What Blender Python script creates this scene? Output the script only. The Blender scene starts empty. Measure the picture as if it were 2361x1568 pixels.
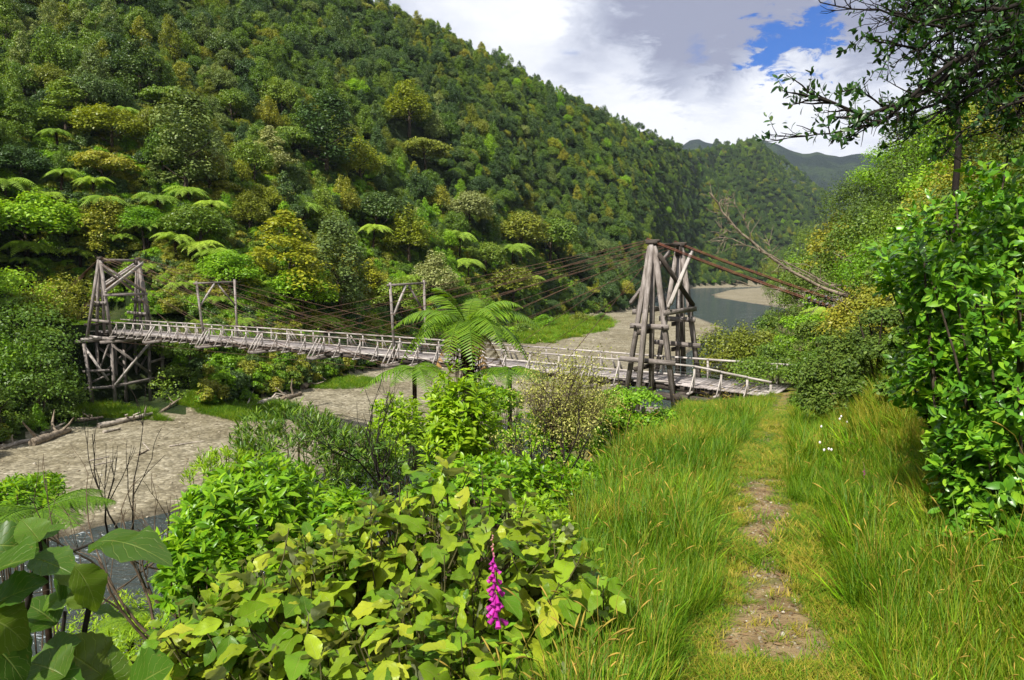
import bpy, math
import numpy as np
from mathutils import Vector, noise as mnoise

# ------------------------------------------------------------------ camera, world, sun
SC = bpy.context.scene
CZ = 14.0                                   # eye height above the river
LENS = 25.05
PITCH = math.atan((1360.5-1104.4)/2850.0)
cam_d = bpy.data.cameras.new('camera'); cam = bpy.data.objects.new('camera', cam_d)
SC.collection.objects.link(cam); SC.camera = cam
cam_d.lens = LENS; cam_d.sensor_width = 36.0; cam_d.clip_start = 0.05; cam_d.clip_end = 12000
cam.location = (0, 0, CZ); cam.rotation_euler = (math.pi/2-PITCH, 0, 0)

SUN_DIR = Vector((-0.36, -0.55, 0.76)).normalized()      # towards the sun
elev = math.asin(SUN_DIR.z); azim = math.atan2(SUN_DIR.x, SUN_DIR.y)
sd = bpy.data.lights.new('sun', 'SUN'); sun = bpy.data.objects.new('sun', sd)
SC.collection.objects.link(sun)
sd.energy = 5.0; sd.angle = math.radians(0.6); sd.color = (1.0, 0.95, 0.86)
sun.rotation_euler = SUN_DIR.to_track_quat('Z', 'Y').to_euler(); sun.location = (0, 0, 300)

def ray(vx, vy):
    """direction of a photo point (2360-wide reading), in world axes"""
    px = (vx-1180.0)/1642.0; py = (784.0-vy)/1642.0
    c, s = math.cos(PITCH), math.sin(PITCH)
    return np.array([px, c+py*s, -s+py*c])
def P(vx, vy, y):
    d = ray(vx, vy); return d/d[1]*y+np.array([0, 0, CZ])
def onplane(vx, vy, z0, k):
    """hit the plane z = z0 + k*y"""
    d = ray(vx, vy); d = d/d[1]; y = (CZ-z0)/(k-d[2]); return np.array([d[0]*y, y, CZ+d[2]*y])

W = bpy.data.worlds.new('World'); SC.world = W; W.use_nodes = True
nt = W.node_tree; nt.nodes.clear(); N = nt.nodes.new; LK = nt.links.new
def mth(tree, op, a, b=None, c=None, clamp=False):
    n = tree.nodes.new('ShaderNodeMath'); n.operation = op; n.use_clamp = clamp
    for i, v in enumerate((a, b, c)):
        if v is None: continue
        if isinstance(v, (int, float)): n.inputs[i].default_value = v
        else: tree.links.new(v, n.inputs[i])
    return n.outputs[0]
def mapr(tree, v, a, b, c=0., d=1., smooth=True):
    n = tree.nodes.new('ShaderNodeMapRange'); n.interpolation_type = 'SMOOTHSTEP' if smooth else 'LINEAR'
    tree.links.new(v, n.inputs[0])
    for i, x in zip((1, 2, 3, 4), (a, b, c, d)): n.inputs[i].default_value = x
    return n.outputs[0]
def mixc(tree, f, a, b, mode='MIX'):
    n = tree.nodes.new('ShaderNodeMix'); n.data_type = 'RGBA'; n.blend_type = mode
    for s, v in ((n.inputs[0], f), (n.inputs[6], a), (n.inputs[7], b)):
        if isinstance(v, (int, float)): s.default_value = v
        elif isinstance(v, tuple): s.default_value = (*v, 1.0)
        else: tree.links.new(v, s)
    return n.outputs[2]
def noisen(tree, vec, scale, detail=4., rough=.55, dist=0., out=0):
    n = tree.nodes.new('ShaderNodeTexNoise'); n.inputs['Scale'].default_value = scale
    n.inputs['Detail'].default_value = detail; n.inputs['Roughness'].default_value = rough
    n.inputs['Distortion'].default_value = dist
    if vec is not None: tree.links.new(vec, n.inputs['Vector'])
    return n.outputs[out]
sky = N('ShaderNodeTexSky'); sky.sky_type = 'NISHITA'; sky.sun_disc = False
sky.sun_elevation = elev; sky.sun_rotation = azim; sky.air_density = 1.0; sky.dust_density = 0.3; sky.ozone_density = 3.0
bs = N('ShaderNodeBackground'); bs.inputs[1].default_value = 0.11
LK(mixc(nt, 1.0, sky.outputs[0], (.055, .33, .74), 'MULTIPLY'), bs.inputs[0])
geo = N('ShaderNodeTexCoord'); dirv = geo.outputs['Generated']
# clouds are laid on a layer overhead: direction projected to a plane, so they flatten towards the horizon
sep = N('ShaderNodeSeparateXYZ'); LK(dirv, sep.inputs[0])
zc = mth(nt, 'MAXIMUM', sep.outputs[2], 0.0); zz = mth(nt, 'ADD', zc, 0.22)
cmb = N('ShaderNodeCombineXYZ'); LK(mth(nt, 'DIVIDE', sep.outputs[0], zz), cmb.inputs[0])
LK(mth(nt, 'DIVIDE', sep.outputs[1], zz), cmb.inputs[1]); LK(mth(nt, 'MULTIPLY', zc, 1.2), cmb.inputs[2])
cv = cmb.outputs[0]
n1 = noisen(nt, cv, 1.15, 7., .56, .35); n2 = noisen(nt, cv, 4.5, 8., .66, .35); n3 = noisen(nt, cv, 11., 8., .7, .5)
def dirdot(vx, vy):
    d = ray(vx, vy); d = d/np.linalg.norm(d)
    n = nt.nodes.new('ShaderNodeVectorMath'); n.operation = 'DOT_PRODUCT'
    nr = nt.nodes.new('ShaderNodeVectorMath'); nr.operation = 'NORMALIZE'; LK(dirv, nr.inputs[0])
    LK(nr.outputs[0], n.inputs[0]); n.inputs[1].default_value = tuple(d)
    return n.outputs['Value']
def blob(vx, vy, rad, nz=.35, src=None):
    ang = mth(nt, 'ARCCOSINE', mth(nt, 'MINIMUM', dirdot(vx, vy), .999999))
    ang = mth(nt, 'ADD', ang, mth(nt, 'MULTIPLY', mth(nt, 'SUBTRACT', src or n2, .5), nz))
    return mapr(nt, ang, rad*1.15, rad*.35)
lum = mth(nt, 'ADD', mth(nt, 'MULTIPLY', n1, .66), mth(nt, 'ADD', mth(nt, 'MULTIPLY', n2, .42), mth(nt, 'MULTIPLY', n3, .14)))
for vx, vy, r, w in ((1480, 250, .11, .16), (1230, 110, .10, .13), (1120, 60, .12, .08), (1790, 150, .085, .20), (1690, 270, .10, .17), (1860, 280, .10, .14), (1550, 290, .1, .10), (1380, 30, .10, .06),
                     (1640, 60, .15, -.20), (1480, 10, .10, -.10), (1640, 200, .055, -.12), (1900, 10, .14, -.17), (1780, 10, .10, -.12), (1560, 130, .08, -.07), (1980, 200, .08, -.06), (1330, 170, .05, -.06)):
    lum = mth(nt, 'ADD', lum, mth(nt, 'MULTIPLY', blob(vx, vy, r), w))
lum = mapr(nt, lum, .40, .80, 0, 1, False)
ccol = N('ShaderNodeValToRGB'); cr = ccol.color_ramp
cr.elements[0].position = 0.0; cr.elements[0].color = (.31, .33, .44, 1)
cr.elements[1].position = 1.0; cr.elements[1].color = (.96, .97, 1.0, 1)
for p_, c_ in ((.28, (.45, .48, .59, 1)), (.55, (.68, .71, .80, 1)), (.8, (.86, .88, .93, 1))):
    e_ = cr.elements.new(p_); e_.color = c_
LK(lum, ccol.inputs[0])
bc = N('ShaderNodeBackground'); LK(ccol.outputs[0], bc.inputs[0]); bc.inputs[1].default_value = .70
hole = mth(nt, 'MAXIMUM', blob(1785, 104, .036, .24, n3), blob(1870, 76, .036, .26, n3))
hole = mth(nt, 'MAXIMUM', hole, mth(nt, 'MULTIPLY', blob(1610, 108, .018, .08), .4))
thin = mapr(nt, n1, .34, .26)
hole = mth(nt, 'MAXIMUM', hole, thin)
mx = N('ShaderNodeMixShader'); LK(hole, mx.inputs[0]); LK(bc.outputs[0], mx.inputs[1]); LK(bs.outputs[0], mx.inputs[2])
wo = N('ShaderNodeOutputWorld'); LK(mx.outputs[0], wo.inputs[0])

SC.view_settings.view_transform = 'Standard'; SC.view_settings.look = 'None'
SC.view_settings.exposure = 0.72; SC.view_settings.gamma = 1.0
SC.render.engine = 'CYCLES'
cy = SC.cycles
cy.max_bounces = 6; cy.diffuse_bounces = 3; cy.glossy_bounces = 2; cy.transmission_bounces = 4; cy.transparent_max_bounces = 4
cy.caustics_reflective = False; cy.caustics_refractive = False; cy.sample_clamp_indirect = 4.0; cy.volume_bounces = 0
cy.use_denoising = True; cy.use_adaptive_sampling = True; cy.adaptive_threshold = 0.015
RNG = np.random.default_rng(7)

# ------------------------------------------------------------------ mesh helpers
class MB:
    def __init__(s): s.v = []; s.l = []; s.t = []; s.uv = []; s.n = 0
    def add(s, v, f, uv=None):
        """v (n,3), f (m,k) all faces of k corners, uv (m*k,2)"""
        v = np.asarray(v, float).reshape(-1, 3); f = np.asarray(f, np.int64)
        s.v.append(v); s.l.append((f+s.n).ravel()); s.t.append(np.full(len(f), f.shape[1]))
        s.uv.append(np.zeros((f.size, 2)) if uv is None else np.asarray(uv, float).reshape(-1, 2)); s.n += len(v)
        return s
    def box(s, a, b, w, h=None, up=(0, 0, 1), twist=0):
        """beam from a to b, section w (sideways) x h (along up)"""
        h = h or w; a = np.array(a, float); b = np.array(b, float); d = b-a; L = np.linalg.norm(d); d /= L
        up = np.array(up, float)
        if abs(d@up) > .98: up = np.array([1., 0, 0])
        x = np.cross(d, up); x /= np.linalg.norm(x); z = np.cross(x, d)
        if twist: x, z = x*math.cos(twist)+z*math.sin(twist), z*math.cos(twist)-x*math.sin(twist)
        x = x*w/2; z = z*h/2
        o = [-x-z, x-z, x+z, -x+z]
        v = [a+k for k in o]+[b+k for k in o]; off = RNG.random()*50
        f = []; uv = []
        pw = [0, w, w+h, 2*w+h, 2*w+2*h]
        for i in range(4):
            j = (i+1) % 4; f.append((i, j, j+4, i+4)); uv += [(off, pw[i]+off), (off, pw[i+1]+off), (off+L, pw[i+1]+off), (off+L, pw[i]+off)]
        f += [(3, 2, 1, 0), (4, 5, 6, 7)]; uv += [(0, 0), (.02, 0), (.02, h), (0, h)]*2
        return s.add(v, f, uv)
    def tube(s, pts, r, n=6, cap=False):
        pts = np.asarray(pts, float); m = len(pts); r = np.broadcast_to(np.asarray(r, float), (m,)) if np.ndim(r) else np.full(m, float(r))
        T = np.gradient(pts, axis=0); T /= np.linalg.norm(T, axis=1)[:, None]+1e-9
        ref = np.array([0, 0, 1.]) if abs(T[0, 2]) < .9 else np.array([1., 0, 0])
        X = np.cross(T, ref); X /= np.linalg.norm(X, axis=1)[:, None]+1e-9; Z = np.cross(X, T)
        a = np.arange(n)/n*2*math.pi
        v = (pts[:, None]+r[:, None, None]*(np.cos(a)[None, :, None]*X[:, None]+np.sin(a)[None, :, None]*Z[:, None])).reshape(-1, 3)
        i, j = np.meshgrid(np.arange(m-1), np.arange(n), indexing='ij'); j2 = (j+1) % n
        f = np.stack([i*n+j, i*n+j2, (i+1)*n+j2, (i+1)*n+j], -1).reshape(-1, 4)
        L = np.concatenate([[0], np.cumsum(np.linalg.norm(np.diff(pts, axis=0), axis=1))])
        u0 = L[i]; u1 = L[i+1]; c0 = j*.1; c1 = (j+1)*.1
        uv = np.stack([np.stack([u0, c0], -1), np.stack([u0, c1], -1), np.stack([u1, c1], -1), np.stack([u1, c0], -1)], 2).reshape(-1, 2)
        s.add(v, f, uv)
        if cap:
            for k, q in ((0, pts[0]), (m-1, pts[-1])):
                vv = np.vstack([v[k*n:(k+1)*n], q]); s.add(vv, [(x, (x+1) % n, n) for x in range(n)])
        return s
    def scatter(s, T, F, TUV, pos, X, Y, Z, sc):
        """copies of template T (verts), F faces at pos with axes X,Y,Z and scale sc"""
        T = np.asarray(T, float); F = np.asarray(F); N_ = len(pos); sc = np.asarray(sc, float)
        if sc.ndim == 1: sc = np.repeat(sc[:, None], 3, 1)
        v = pos[:, None]+T[None, :, 0:1]*sc[:, None, 0:1]*X[:, None]+T[None, :, 1:2]*sc[:, None, 1:2]*Y[:, None]+T[None, :, 2:3]*sc[:, None, 2:3]*Z[:, None]
        f = (F[None]+(np.arange(N_)*len(T))[:, None, None]).reshape(-1, F.shape[1])
        uv = None if TUV is None else np.tile(np.asarray(TUV)[F.ravel()], (N_, 1))
        return s.add(v.reshape(-1, 3), f, uv)
    def mesh(s, name, mat=None, smooth=False):
        me = bpy.data.meshes.new(name); v = np.vstack(s.v); l = np.concatenate(s.l); t = np.concatenate(s.t); uv = np.vstack(s.uv)
        me.vertices.add(len(v)); me.vertices.foreach_set('co', v.ravel().astype(np.float32))
        me.loops.add(len(l)); me.loops.foreach_set('vertex_index', l.astype(np.int32))
        me.polygons.add(len(t)); st = np.concatenate([[0], np.cumsum(t)[:-1]])
        me.polygons.foreach_set('loop_start', st.astype(np.int32)); me.polygons.foreach_set('loop_total', t.astype(np.int32))
        if smooth: me.polygons.foreach_set('use_smooth', np.ones(len(t), bool))
        me.uv_layers.new(name='UVMap').data.foreach_set('uv', uv.ravel().astype(np.float32))
        me.update(calc_edges=True)
        if mat: me.materials.append(mat)
        return me
def link(name, me, parent=None, loc=None):
    o = bpy.data.objects.new(name, me); SC.collection.objects.link(o)
    if parent is not None: o.parent = parent
    if loc is not None: o.location = loc
    return o
def tag(o, label=None, cat=None, group=None, kind=None):
    if label: o['label'] = label
    if cat: o['category'] = cat
    if group: o['group'] = group
    if kind: o['kind'] = kind
    return o
def empty(name, loc=(0, 0, 0), **k):
    o = bpy.data.objects.new(name, None); SC.collection.objects.link(o); o.location = loc; o.empty_display_size = .2
    return tag(o, **k)
def unit(v): return v/(np.linalg.norm(v, axis=-1, keepdims=True)+1e-9)
def rdir(n, rng): return unit(rng.normal(size=(n, 3)))

# ------------------------------------------------------------------ materials
def newmat(name):
    m = bpy.data.materials.new(name); m.use_nodes = True; t = m.node_tree; t.nodes.clear()
    o = t.nodes.new('ShaderNodeOutputMaterial'); return m, t, o
def principled(t, o, rough=.8, spec=.3):
    b = t.nodes.new('ShaderNodeBsdfPrincipled'); b.inputs['Roughness'].default_value = rough
    b.inputs['Specular IOR Level'].default_value = spec; t.links.new(b.outputs[0], o.inputs[0]); return b
def ramp(t, fac, stops):
    r = t.nodes.new('ShaderNodeValToRGB'); e = r.color_ramp.elements
    e[0].position = stops[0][0]; e[0].color = (*stops[0][1], 1); e[1].position = stops[-1][0]; e[1].color = (*stops[-1][1], 1)
    for p_, c_ in stops[1:-1]: x = e.new(p_); x.color = (*c_, 1)
    t.links.new(fac, r.inputs[0]); return r.outputs[0]
def bump(t, b, h, s, d):
    n = t.nodes.new('ShaderNodeBump'); n.inputs['Strength'].default_value = s; n.inputs['Distance'].default_value = d
    t.links.new(h, n.inputs['Height']); t.links.new(n.outputs[0], b.inputs['Normal']); return n
def leafmat(name, stops, rough=.45, spec=.35, trans=.35, isl=.5, gain=1.6, patch=None, vein=0., tcol=(1.25, 1.2, .45), back=None):
    """stops: palette picked per plant and per leaf"""
    m, t, o = newmat(name)
    oi = t.nodes.new('ShaderNodeObjectInfo'); g = t.nodes.new('ShaderNodeNewGeometry')
    ri = g.outputs['Random Per Island']
    f = mth(t, 'ADD', mth(t, 'MULTIPLY', oi.outputs['Random'], 1-isl), mth(t, 'MULTIPLY', ri, isl))
    if patch:
        pn = noisen(t, oi.outputs['Location'] if patch[0] == 'obj' else g.outputs['Position'], patch[1], 2.)
        f = mth(t, 'ADD', f, mth(t, 'MULTIPLY', mth(t, 'SUBTRACT', pn, .5), patch[2]), clamp=True)
    c = ramp(t, f, [(q, tuple(min(v*gain, .8) for v in cc)) for q, cc in stops])
    wn = t.nodes.new('ShaderNodeTexWhiteNoise'); wn.noise_dimensions = '1D'; t.links.new(ri, wn.inputs['W'])
    c = mixc(t, 1.0, c, mixc(t, wn.outputs['Value'], (.78, .78, .78), (1.22, 1.22, 1.15)), 'MULTIPLY')
    if back: c = mixc(t, g.outputs['Backfacing'], c, back)
    b = t.nodes.new('ShaderNodeBsdfPrincipled'); b.inputs['Roughness'].default_value = rough; b.inputs['Specular IOR Level'].default_value = spec
    if vein:
        uvn = t.nodes.new('ShaderNodeTexCoord'); sp = t.nodes.new('ShaderNodeSeparateXYZ'); t.links.new(uvn.outputs['UV'], sp.inputs[0])
        ax = mth(t, 'ABSOLUTE', sp.outputs[1])
        sv = mth(t, 'ABSOLUTE', mth(t, 'SINE', mth(t, 'MULTIPLY', mth(t, 'SUBTRACT', sp.outputs[0], mth(t, 'MULTIPLY', ax, .35)), 22.)))
        side = mapr(t, sv, .0, .16); mid = mapr(t, ax, .0, .05); vv = mth(t, 'MINIMUM', side, mid)
        c = mixc(t, mth(t, 'MULTIPLY', mth(t, 'SUBTRACT', 1., vv), vein), c, (.30, .36, .08))
        nn = noisen(t, uvn.outputs['UV'], 5., 3.)
        c = mixc(t, mapr(t, nn, .62, .74, 0, .55), c, (.22, .17, .04))
        bump(t, b, vv, .5, .004)
    t.links.new(c, b.inputs['Base Color'])
    tr = t.nodes.new('ShaderNodeBsdfTranslucent'); t.links.new(mixc(t, 1.0, c, tcol, 'MULTIPLY'), tr.inputs[0])
    ms = t.nodes.new('ShaderNodeMixShader'); ms.inputs[0].default_value = trans
    t.links.new(b.outputs[0], ms.inputs[1]); t.links.new(tr.outputs[0], ms.inputs[2]); t.links.new(ms.outputs[0], o.inputs[0])
    return m
def woodmat(name, dark, mid, light, rough=.85, moss=0.):
    m, t, o = newmat(name); b = principled(t, o, rough, .2)
    tc = t.nodes.new('ShaderNodeTexCoord'); mp = t.nodes.new('ShaderNodeMapping'); mp.inputs['Scale'].default_value = (.7, 22., 1)
    t.links.new(tc.outputs['UV'], mp.inputs[0]); g1 = noisen(t, mp.outputs[0], 1.6, 5., .65, .6)
    mp2 = t.nodes.new('ShaderNodeMapping'); mp2.inputs['Scale'].default_value = (.9, 2., 1); t.links.new(tc.outputs['UV'], mp2.inputs[0])
    g2 = noisen(t, mp2.outputs[0], 1.3, 4.)
    f = mth(t, 'ADD', mth(t, 'MULTIPLY', g1, .62), mth(t, 'MULTIPLY', g2, .38))
    ge = t.nodes.new('ShaderNodeNewGeometry'); f = mth(t, 'ADD', f, mth(t, 'MULTIPLY', mth(t, 'SUBTRACT', ge.outputs['Random Per Island'], .5), .16))
    c = ramp(t, f, [(.33, dark), (.47, mid), (.64, light)])
    if moss:
        pn = noisen(t, tc.outputs['Object'], 2.2, 5., .7); c = mixc(t, mapr(t, pn, .55, .68, 0, moss), c, (.045, .04, .03))
    t.links.new(c, b.inputs['Base Color']); bump(t, b, g1, .55, .03)
    return m
def plainmat(name, col, rough=.8, spec=.3, metal=0., nscale=0., var=.35, col2=None):
    m, t, o = newmat(name); b = principled(t, o, rough, spec); b.inputs['Metallic'].default_value = metal
    if nscale:
        tc = t.nodes.new('ShaderNodeTexCoord'); nn = noisen(t, tc.outputs['Object'], nscale, 5., .65)
        c = mixc(t, mapr(t, nn, .35, .65), col, col2 or tuple(x*(1-var) for x in col)); t.links.new(c, b.inputs['Base Color'])
        bump(t, b, nn, .4, .02)
    else: b.inputs['Base Color'].default_value = (*col, 1)
    return m
M = {}
M['wood'] = woodmat('weathered_wood', (.04, .032, .027), (.15, .128, .112), (.36, .32, .30), moss=.5)
M['wood_dark'] = woodmat('dark_wood', (.012, .010, .009), (.045, .036, .03), (.12, .10, .085), moss=.7)
M['wood_pale'] = woodmat('pale_wood', (.12, .10, .085), (.32, .285, .26), (.55, .51, .47))
M['plank'] = woodmat('deck_plank', (.10, .085, .075), (.30, .265, .25), (.52, .47, .45), moss=.45)
M['rust'] = plainmat('rusty_cable', (.13, .075, .05), .85, .2, 0., 3., .5)
M['rust_red'] = plainmat('red_rust_cable', (.17, .065, .04), .8, .2, 0., 3., .45)
M['iron'] = plainmat('old_iron', (.06, .045, .04), .6, .5, .4, 5.)
M['zinc'] = plainmat('zinc_bolt', (.5, .5, .52), .4, .6, .7)
M['wire'] = plainmat('fence_wire', (.16, .15, .14), .6, .4, .5)
M['bark'] = plainmat('bark', (.085, .065, .045), .9, .2, 0., 6., .6)
M['twig'] = plainmat('twig', (.12, .085, .055), .85, .2, 0., 9., .5)
M['twig_dark'] = plainmat('dark_twig', (.022, .017, .013), .85, .2, 0., 9., .4)
M['deadwood'] = plainmat('dead_wood', (.28, .225, .165), .85, .2, 0., 4., .55)
M['bleached'] = plainmat('driftwood', (.46, .40, .33), .85, .2, 0., 2.5, .6)
M['fern_trunk'] = plainmat('fern_trunk', (.035, .022, .014), .95, .1, 0., 8., .6)
M['dead_frond'] = leafmat('dead_frond', [(0., (.12, .055, .02)), (1., (.33, .2, .075))], .8, .1, .2)
# ------------------------------------------------------------------ terrain
RIV = .006                                               # fall of the river per metre
def interp(x, tab, col): return np.interp(x, tab[:, 0], tab[:, col])
def smooth(t): t = np.clip(t, 0, 1); return t*t*(3-2*t)
# the path line and the outer edge of its verge, on the path's falling plane
pp = np.array([onplane(vx, vy, CZ-1.6, -.118)[:2] for vx, vy in ((1775, 1568), (1775, 1400), (1768, 1300), (1775, 1200), (1745, 1130), (1745, 1080), (1775, 1000), (1800, 950), (1812, 915))])
pp = np.vstack([[.35, 0], pp, [14.0, 36], [17.5, 45], [24, 60], [42, 100], [79, 185], [122, 275], [200, 420], [330, 700], [600, 1200]])
ee = np.array([onplane(vx, vy, CZ-1.6, -.118)[:2] for vx, vy in ((1330, 1568), (1360, 1300), (1375, 1200), (1400, 1100), (1420, 1040), (1470, 980), (1560, 945))])
ee = np.vstack([[-.1, 0], ee, [9.5, 38], [14, 45], [21.5, 60], [36, 100], [68, 185], [112, 275], [190, 420], [320, 700], [600, 1200]])
def pathx(y): return np.interp(y, pp[:, 1], pp[:, 0])
def edgex(y): return np.interp(y, ee[:, 1], ee[:, 0])
def vnoise(x, y, s, seed=0.):
    """cheap smooth value noise from sines"""
    x = x/s+seed*3.1; y = y/s-seed*1.7
    return (np.sin(x*1.0+1.3*np.sin(y*.7+seed))+np.sin(y*1.1+1.7*np.sin(x*.6))+np.sin((x+y)*.73+2.1*np.sin(x*.31-y*.41)))/3
G = np.array([onplane(vx, vy, 0, RIV)[:2] for vx, vy in ((-500, 1390), (-60, 1300), (69, 1262), (230, 1215), (403, 1181), (650, 1118), (900, 1050), (1150, 985), (1380, 915), (1500, 865), (1600, 805), (1668, 755), (1605, 731), (1540, 716), (1495, 699), (1515, 676), (1600, 665), (1735, 662))])
G = np.vstack([G, [470, 980], [800, 1500]])
BAR = np.array([onplane(vx, vy, 0, RIV)[:2] for vx, vy in ((1860, 722), (1789, 709), (1700, 695), (1645, 686), (1638, 679), (1680, 668), (1745, 663), (1830, 660))])
def sdist(x, y, L):
    """signed distance to polyline, positive on its left hand side"""
    best = np.full(x.shape, 1e9); sg = np.ones(x.shape)
    for (ax, ay), (bx, by) in zip(L[:-1], L[1:]):
        dx, dy = bx-ax, by-ay; t = np.clip(((x-ax)*dx+(y-ay)*dy)/(dx*dx+dy*dy), 0, 1)
        d = np.hypot(x-ax-t*dx, y-ay-t*dy); c = dx*(y-ay)-dy*(x-ax)
        m = d < best-1e-6; best = np.where(m, d, best); sg = np.where(m, np.sign(c), sg)
    return best*sg
# far hillside: foot (on the gravel), ridge distance and skyline
def pol(p): return math.atan2(p[0], p[1]), math.hypot(p[0], p[1])
foot = []
for vx, vy in ((0, 1030), (120, 1000), (230, 985), (340, 968), (450, 952), (560, 938), (640, 918), (740, 886), (830, 862), (920, 838), (1020, 812), (1180, 760), (1230, 738), (1340, 727), (1400, 722), (1450, 714), (1490, 697), (1520, 676), (1600, 661), (1660, 659), (1735, 658)):
    foot.append(pol(onplane(vx, vy, .8, RIV)))
foot = np.array([(-1.3, 34), (-.95, 46)]+foot+[(.45, 1100), (.6, 1300), (1.2, 1500)])
rd = []
for vx, vy, R in ((-300, -520, 300), (0, -330, 290), (300, -215, 290), (600, -110, 295), (870, 5, 310), (1000, 60, 330), (1150, 140, 360), (1330, 232, 430), (1500, 305, 620), (1590, 343, 850), (1615, 347, 1000), (1650, 330, 1150), (1700, 325, 1200), (1750, 328, 1250), (1810, 368, 1300), (1850, 400, 1350), (1900, 448, 1400), (1935, 485, 1450), (2000, 560, 1500), (2100, 600, 1600)):
    d = ray(vx, vy); h = math.hypot(d[0], d[1]); rd.append((math.atan2(d[0], d[1]), R, CZ+(d[2]/h)*R-(5 if R < 500 else 6)))
rd = np.array([(-1.3, 280, 190.)]+rd+[(1.2, 1600, 30.)])
def terr_parts(x, y):
    x = np.asarray(x, float); y = np.asarray(y, float)
    th = np.arctan2(x, y); R = np.hypot(x, y)
    # river bed and gravel
    d = sdist(x, y, G)
    riv = RIV*np.clip(y, -50, 1300)
    bed = riv+np.where(d > 0, np.minimum(.055*d, .5+.012*d), np.maximum(.12*d, -1.3))+.07*vnoise(x, y, 4.)*(np.abs(d) > 1)
    db = sdist(x, y, BAR)
    bed = np.where((y > 250) & (y < 900), np.maximum(bed, riv+np.where(db < 0, np.minimum(-.03*db, 1.2), -1.3)), bed)
    # far hill
    Rb = np.interp(th, foot[:, 0], foot[:, 1]); Rr = np.interp(th, rd[:, 0], rd[:, 1]); zr = np.interp(th, rd[:, 0], rd[:, 2])
    t = (R-Rb)/(Rr-Rb); zb = .7+RIV*Rb*.95
    tt = np.clip(t, 0, 1)
    prof = tt**1.06
    zf = zb+(zr-zb)*prof+np.clip((R-Rb), 0, 12)*.12
    amp = np.clip(np.minimum(tt, (1-tt)*1.6)*4, 0, 1)
    zf = zf+amp*(vnoise(th*Rr, R*.35, 26., 2.)*7.5+vnoise(x, y, 11., 5.)*2.2)*np.clip(Rr/350, 1, 3)
    zf = np.where(t > 1, zr-.35*(R-Rr), zf)
    zf = np.where(t < 0, -50., zf)
    # clearing at the far end of the bridge
    cx, cy_ = -50., 78.5
    q = smooth(1-(np.hypot((x-cx)/1.25, y-cy_)-6.5)/4.0)*(t > 0)
    zf = zf*(1-q)+(8.35+.03*(y-cy_))*q
    pm = (x-8.165)*-math.cos(.608)+(y-37.925)*math.sin(.608); ps = (x-8.165)*math.sin(.608)+(y-37.925)*math.cos(.608)
    lim = 1.1+RIV*y+np.maximum(0, pm-57.2)*2.6+np.maximum(0, ps-2.2)*.9+np.maximum(0, 44-pm)*.5+.25*vnoise(x, y, 2.)
    zf = np.where(zf > -40, np.minimum(zf, lim), zf)
    # near hillside with the path
    px = pathx(y); ex = edgex(y); zp = np.maximum(CZ-1.6-.118*y, riv+1.2)
    u = x-px; z = zp+.03*vnoise(x, y, .8)+.05*vnoise(x, y, 2.3, 4.)
    z = z-.10*np.clip(px-.6-x, 0, 3)
    z = np.where(x < ex, zp-.10*np.clip(px-.6-ex, 0, 3)-.85*(ex-x)-.10*vnoise(x, y, 1.7, 3.), z)
    z = np.where((y > 34) & (x < ex), zp-.55*(ex-x), z)
    sr = np.interp(y, [0, 4, 7, 12, 18, 30, 45, 70, 150, 300, 700], [.35, .42, .55, .85, 1.15, 1.5, 1.35, 1.3, .95, .75, .6])
    w = np.clip(u-np.interp(y, [0, 6, 14, 33, 60], [1.0, 1.1, 1.0, .9, 3.]), 0, None)
    up = sr*w; up = np.where(up > 60, 60+(up-60)*.2, up)
    # the little cut bank beside the path
    cut = smooth(1-np.hypot((x-(px+3.0))/1.6, (y-12.2)/2.4))*.8
    zn = z+up+cut+np.clip(up, 0, 4)*.12*vnoise(x, y, 3., 8.)
    zn = np.where(y < 2, np.minimum(zn, CZ-1.25), zn)
    zn = np.where(y < -2, zn-.0*y, zn)
    nb = smooth(1-(np.abs(ps)-2.6)/2.2)*smooth((pm+6.4)/1.2)*(y < 60)
    zn = np.where(nb > 0, zn*(1-nb)+np.minimum(zn, CZ-5.522-.62-.30*np.maximum(pm+5.6, 0))*nb, zn)
    return bed, zf, zn
def terrain(x, y):
    a, b, c = terr_parts(x, y); return np.maximum(np.maximum(a, b), c)
def tz(x, y): return float(terrain(np.array([x]), np.array([y]))[0])

fr = np.radians(np.concatenate([np.arange(-180, -58, 4), np.arange(-58, -44, 1), np.arange(-44, 44, .22), np.arange(44, 58, 1), np.arange(58, 180, 4)]))
rr = np.concatenate([[.4], .55*1.0185**np.arange(0, 424)]); rr = rr[rr < 1560]
TH, RR = np.meshgrid(fr, rr, indexing='ij'); X, Y = RR*np.sin(TH), RR*np.cos(TH)
a_, b_, c_ = terr_parts(X, Y); Z = np.maximum(np.maximum(a_, b_), c_)
nth, nr = X.shape
vid = np.arange(nth*nr).reshape(nth, nr)
nxt = np.roll(vid, -1, axis=0)
F = np.stack([vid[:, :-1], vid[:, 1:], nxt[:, 1:], nxt[:, :-1]], -1).reshape(-1, 4)[:, ::-1]
V = np.stack([X, Y, Z], -1).reshape(-1, 3)
cls = np.argmax(np.stack([a_, b_, c_], -1), -1)[:, :-1].reshape(-1)
cx_ = V[F].mean(1)
s_ = cx_[:, 0]-pathx(cx_[:, 1])
pw = .24+.07*np.sin(cx_[:, 1]*1.9+1)+.05*np.sin(cx_[:, 1]*5.3)
ispath = (cls == 2) & (cx_[:, 1] > 3.1) & (cx_[:, 1] < 33.8) & (np.abs(s_) < np.where(cx_[:, 1] < 9.2, pw, .26))
cls = np.where(ispath, 3, cls)
def submesh(name, sel, mat):
    f = F[sel]; ids, inv = np.unique(f, return_inverse=True); b = MB(); b.add(V[ids], inv.reshape(-1, 4)); return b.mesh(name, mat, True)

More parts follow.
